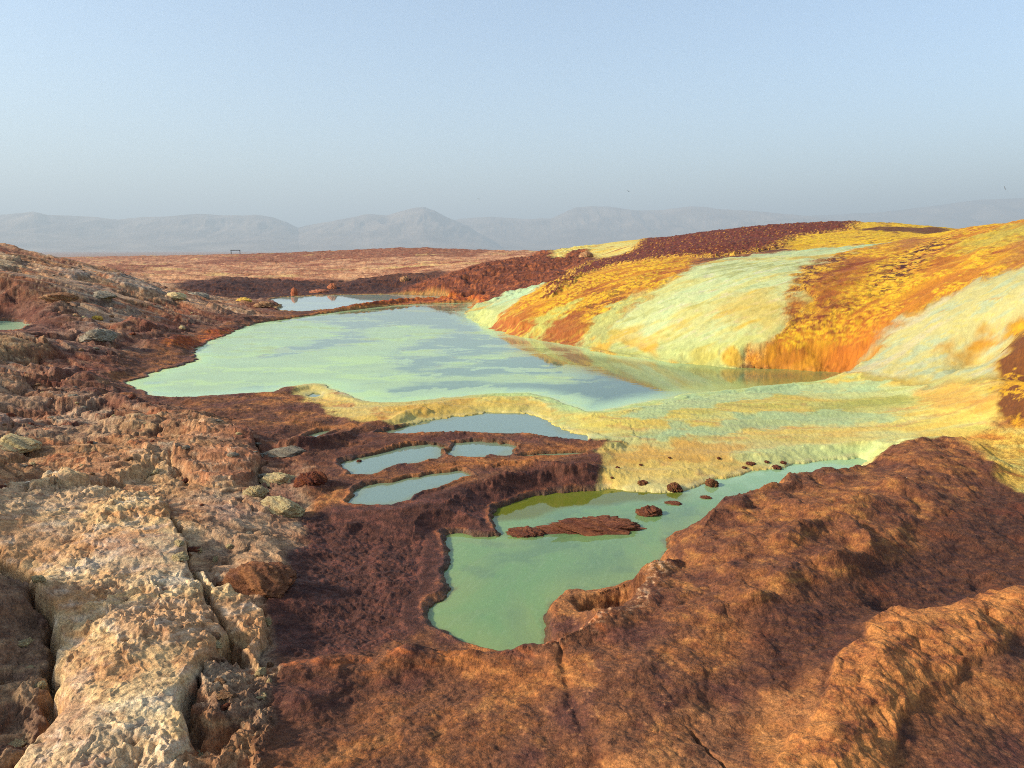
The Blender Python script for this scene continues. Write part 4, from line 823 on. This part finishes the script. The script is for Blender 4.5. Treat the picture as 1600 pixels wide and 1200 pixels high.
put_rock(lumps('slab', 26, *grey, .2, facet=1), 'salt_slab', 158, 472, 44, 12, 'bluish grey slab lying on the reddish left slope', 'slab', deep=.7, sink=.1)
put_rock(lumps('slab', 27, *cream, .2, facet=.8), 'salt_slab', 275, 470, 42, 12, 'pale yellowish mound of salt on the left slope below the cliff', 'slab', deep=.7, sink=.1)
put_rock(lumps('rock', 28, *grey, .2, facet=.8), 'grey_boulder', 304, 462, 40, 15, 'grey boulder at the left end of the dark cliff', 'boulder', deep=.7, sink=.1)
put_rock(lumps('rock', 29, *yel, .3), 'yellow_rock', 152, 495, 16, 7, 'bright yellow sulphur rock on the left slope', 'rock', sink=.0)
put_rock(lumps('rock', 36, *yel, .25), 'yellow_rock', 381, 473, 24, 9, 'ochre yellow rock near the left end of the far pond', 'rock', sink=.0)
put_rock(lumps('slab', 37, *grey, .22, facet=1), 'salt_slab', 150, 538, 56, 20, 'pale pitted slab tilted towards the dark ground left of the lake', 'slab', deep=.8, sink=.2)
put_rock(lumps('slab', 38, *tan, .22, facet=1), 'salt_slab', 412, 480, 34, 10, 'flat tan slab at the left tip of the far pond', 'slab', deep=.7, sink=.1)
put_rock(lumps('slab', 39, *cream, .2, facet=1), 'salt_slab', 25, 703, 70, 26, 'pale ochre slab at the left edge above a dark gap', 'slab', deep=.8, sink=.2)
put_rock(lumps('slab', 45, *tan, .22, facet=1), 'salt_slab', 95, 470, 50, 14, 'long pale slab lying left of the bluish grey one', 'slab', deep=.7, sink=.15)
random.seed(9); chunks = [lumps('chunk', 70 + k, *((cream, tan, cream, brown)[k % 4]), .34, sub=4, facet=.9) for k in range(6)]
for (pts, n_) in [(((5,900),(45,930),(30,990),(50,1060),(20,1130),(60,1160),(5,1060)), 12), (((345,1020),(360,1090),(330,1150),(380,1130),(400,1080),(370,1170),(350,1190)), 14), (((300,870),(330,880),(420,1000),(440,1050),(425,960)), 6)]:
    for k in range(n_):
        a, b = random.choice(pts); put_rock(chunks[random.randrange(6)], 'salt_chunk', a + random.uniform(-22, 22), b + random.uniform(-18, 18), random.uniform(10, 32), random.uniform(6, 16),
            'rough crusted chunk lying in the dark gaps around the big cream slab', 'salt chunk', 'rough chunks around the cream slab', yaw=random.uniform(-2, 2), deep=random.uniform(.6, 1), sink=.3)
# loose stones of the slope
random.seed(5); stones = [lumps('stone', 50 + k, *((tan, grey, brown, cream)[k % 4]), .25, sub=3, facet=.9) for k in range(8)]
cnt = 0
while cnt < 70:
    u = random.uniform(0, 420); v = random.uniform(425, 860)
    t, L = hit(u, v); s_ = rng([(t, L)], .001); j, i = s_[0].start, s_[1].start
    if lrm[j, i] < .9 or mC[j, i] > .1 or SHORE[j, i] < .3: continue
    sz = random.uniform(5, 15) * (.7 + (v - 400) / 500)
    put_rock(random.choice(stones), 'stone', u, v, sz, sz * random.uniform(.3, .55), 'small loose stone lying among the broken crust of the left slope', 'stone', 'loose stones on the left slope', yaw=random.uniform(-1, 1), deep=.8, sink=.2); cnt += 1

# ------------------------------------------------------------------ the frame on the far skyline
def bars(name, segs, wdt, mat, parent=None):
    bm = bmesh.new()
    for a, b in segs:
        a = Vector(a); b = Vector(b); d = b - a
        m_ = Matrix.Translation((a + b) / 2) @ d.to_track_quat('Z', 'Y').to_matrix().to_4x4() @ Matrix.Diagonal((wdt, wdt, d.length, 1))
        bmesh.ops.create_cube(bm, size=1, matrix=m_)
    me = bpy.data.meshes.new(name); bm.to_mesh(me); bm.free(); me.materials.append(mat)
    o = bpy.data.objects.new(name, me); COL.objects.link(o)
    if parent: o.parent = parent
    return o
MW, _t, _b = new_mat('weathered_wood'); _b.inputs['Base Color'].default_value = (.06, .05, .045, 1); _b.inputs['Roughness'].default_value = .8
nz = _t.nodes.new('ShaderNodeTexNoise'); nz.inputs['Scale'].default_value = 8; rp = _t.nodes.new('ShaderNodeValToRGB')
rp.color_ramp.elements[0].color = (.03, .026, .024, 1); rp.color_ramp.elements[1].color = (.09, .075, .065, 1); _t.links.new(nz.outputs['Fac'], rp.inputs[0]); _t.links.new(rp.outputs[0], _b.inputs['Base Color'])
t, s = ray(368.5, 401); r = 150; fx, fy = r * math.sin(t), r * math.cos(t); fz = height_at(fx, fy) - .05
e = bpy.data.objects.new('frame', None); COL.objects.link(e); e.location = (fx, fy, fz); e.rotation_euler = (0, 0, -t)
tag(e, 'bare post-and-beam frame standing on the far skyline', 'frame')
top = EYE + ray(368, 391.5)[1] * r - fz; hw = 6 / F * r
bars('post', [((-hw, 0, 0), (-hw, 0, top))], .13, MW, e); bars('post', [((hw, 0, 0), (hw, 0, top))], .13, MW, e); bars('beam', [((-hw - .1, 0, top + .06), (hw + .1, 0, top + .06))], .13, MW, e)

# ------------------------------------------------------------------ birds
MBd, _t, _b = new_mat('feathers'); _b.inputs['Roughness'].default_value = .9
nz = _t.nodes.new('ShaderNodeTexNoise'); nz.inputs['Scale'].default_value = 12; rp = _t.nodes.new('ShaderNodeValToRGB')
rp.color_ramp.elements[0].color = (.03, .028, .03, 1); rp.color_ramp.elements[1].color = (.10, .09, .085, 1); _t.links.new(nz.outputs['Fac'], rp.inputs[0]); _t.links.new(rp.outputs[0], _b.inputs['Base Color'])
def bird(u, v, r, span, roll, yaw, label):
    bm = bmesh.new(); rings = []
    for (x, rad, z) in [(-.30, .006, .0), (-.20, .03, .0), (-.08, .055, .0), (.05, .06, .0), (.15, .045, .012), (.20, .034, .02), (.25, .03, .022), (.29, .012, .016), (.325, .003, .012)]:
        rings.append([bm.verts.new((x, rad * math.cos(k * math.pi / 4), z + rad * .85 * math.sin(k * math.pi / 4))) for k in range(8)])
    for a, b in zip(rings, rings[1:]):
        for k in range(8): bm.faces.new((a[k], a[(k + 1) % 8], b[(k + 1) % 8], b[k]))
    bm.faces.new(rings[0]); bm.faces.new(list(reversed(rings[-1])))
    def plate(pts, th_=.012):
        lo = [bm.verts.new((p[0], p[1], p[2])) for p in pts]; hi = [bm.verts.new((p[0], p[1], p[2] + th_)) for p in pts]
        bm.faces.new(lo); bm.faces.new(list(reversed(hi)))
        for k in range(len(pts)): bm.faces.new((lo[k], hi[k], hi[(k + 1) % len(pts)], lo[(k + 1) % len(pts)]))
    for s_ in (-1, 1):
        plate([(.13, .03 * s_, .02), (.15, .28 * s_, .12), (.04, .62 * s_, .10), (-.03, .60 * s_, .10), (-.03, .3 * s_, .10), (-.08, .03 * s_, .02)])
    plate([(-.24, -.02, 0), (-.44, -.07, 0), (-.46, 0, 0), (-.44, .07, 0), (-.24, .02, 0)])
    me = bpy.data.meshes.new('bird'); bmesh.ops.recalc_face_normals(bm, faces=bm.faces); bm.to_mesh(me); bm.free(); me.materials.append(MBd)
    o = bpy.data.objects.new('bird', me); COL.objects.link(o); t, s = ray(u, v)
    o.location = (r * math.sin(t), r * math.cos(t), EYE + s * r); o.scale = (span / 1.24,) * 3; o.rotation_euler = (roll, 0, yaw)
    tag(o, label, 'bird', 'distant birds in the sky')
bird(748, 311, 190, .8, .3, 2.0, 'tiny distant bird above the peak left of centre')
bird(982, 299, 190, 1.25, .2, .9, 'tiny distant bird above the mountains right of centre, wings spread')
bird(1570, 294, 190, .9, 1.1, 1.6, 'tiny distant bird at the far right above the hill')

# ------------------------------------------------------------------ haze
def haze():
    bm = bmesh.new(); bmesh.ops.create_cube(bm, size=1)
    me = bpy.data.meshes.new('haze'); bm.to_mesh(me); bm.free()
    o = bpy.data.objects.new('haze', me); COL.objects.link(o)
    o.location = (0, 0, 481); o.scale = (88000, 88000, 1000); o['kind'] = 'stuff'
    m = bpy.data.materials.new('haze'); m.use_nodes = True; t = m.node_tree; t.nodes.clear()
    v = t.nodes.new('ShaderNodeVolumePrincipled'); v.inputs['Color'].default_value = (.71, .85, .95, 1); v.inputs['Density'].default_value = HAZE
    v.inputs['Anisotropy'].default_value = 0.1
    out = t.nodes.new('ShaderNodeOutputMaterial'); t.links.new(v.outputs[0], out.inputs['Volume']); me.materials.append(m)
HAZE = 0.00022
haze()
sc.cycles.use_denoising = False; sc.cycles.filter_width = 1.0; sc.cycles.sample_clamp_indirect = 3; sc.cycles.sample_clamp_direct = 12
sc.cycles.volume_bounces = 0
sc.cycles.max_bounces = 6; sc.cycles.diffuse_bounces = 2; sc.cycles.glossy_bounces = 3
print('done', round(time.time() - T0, 1))
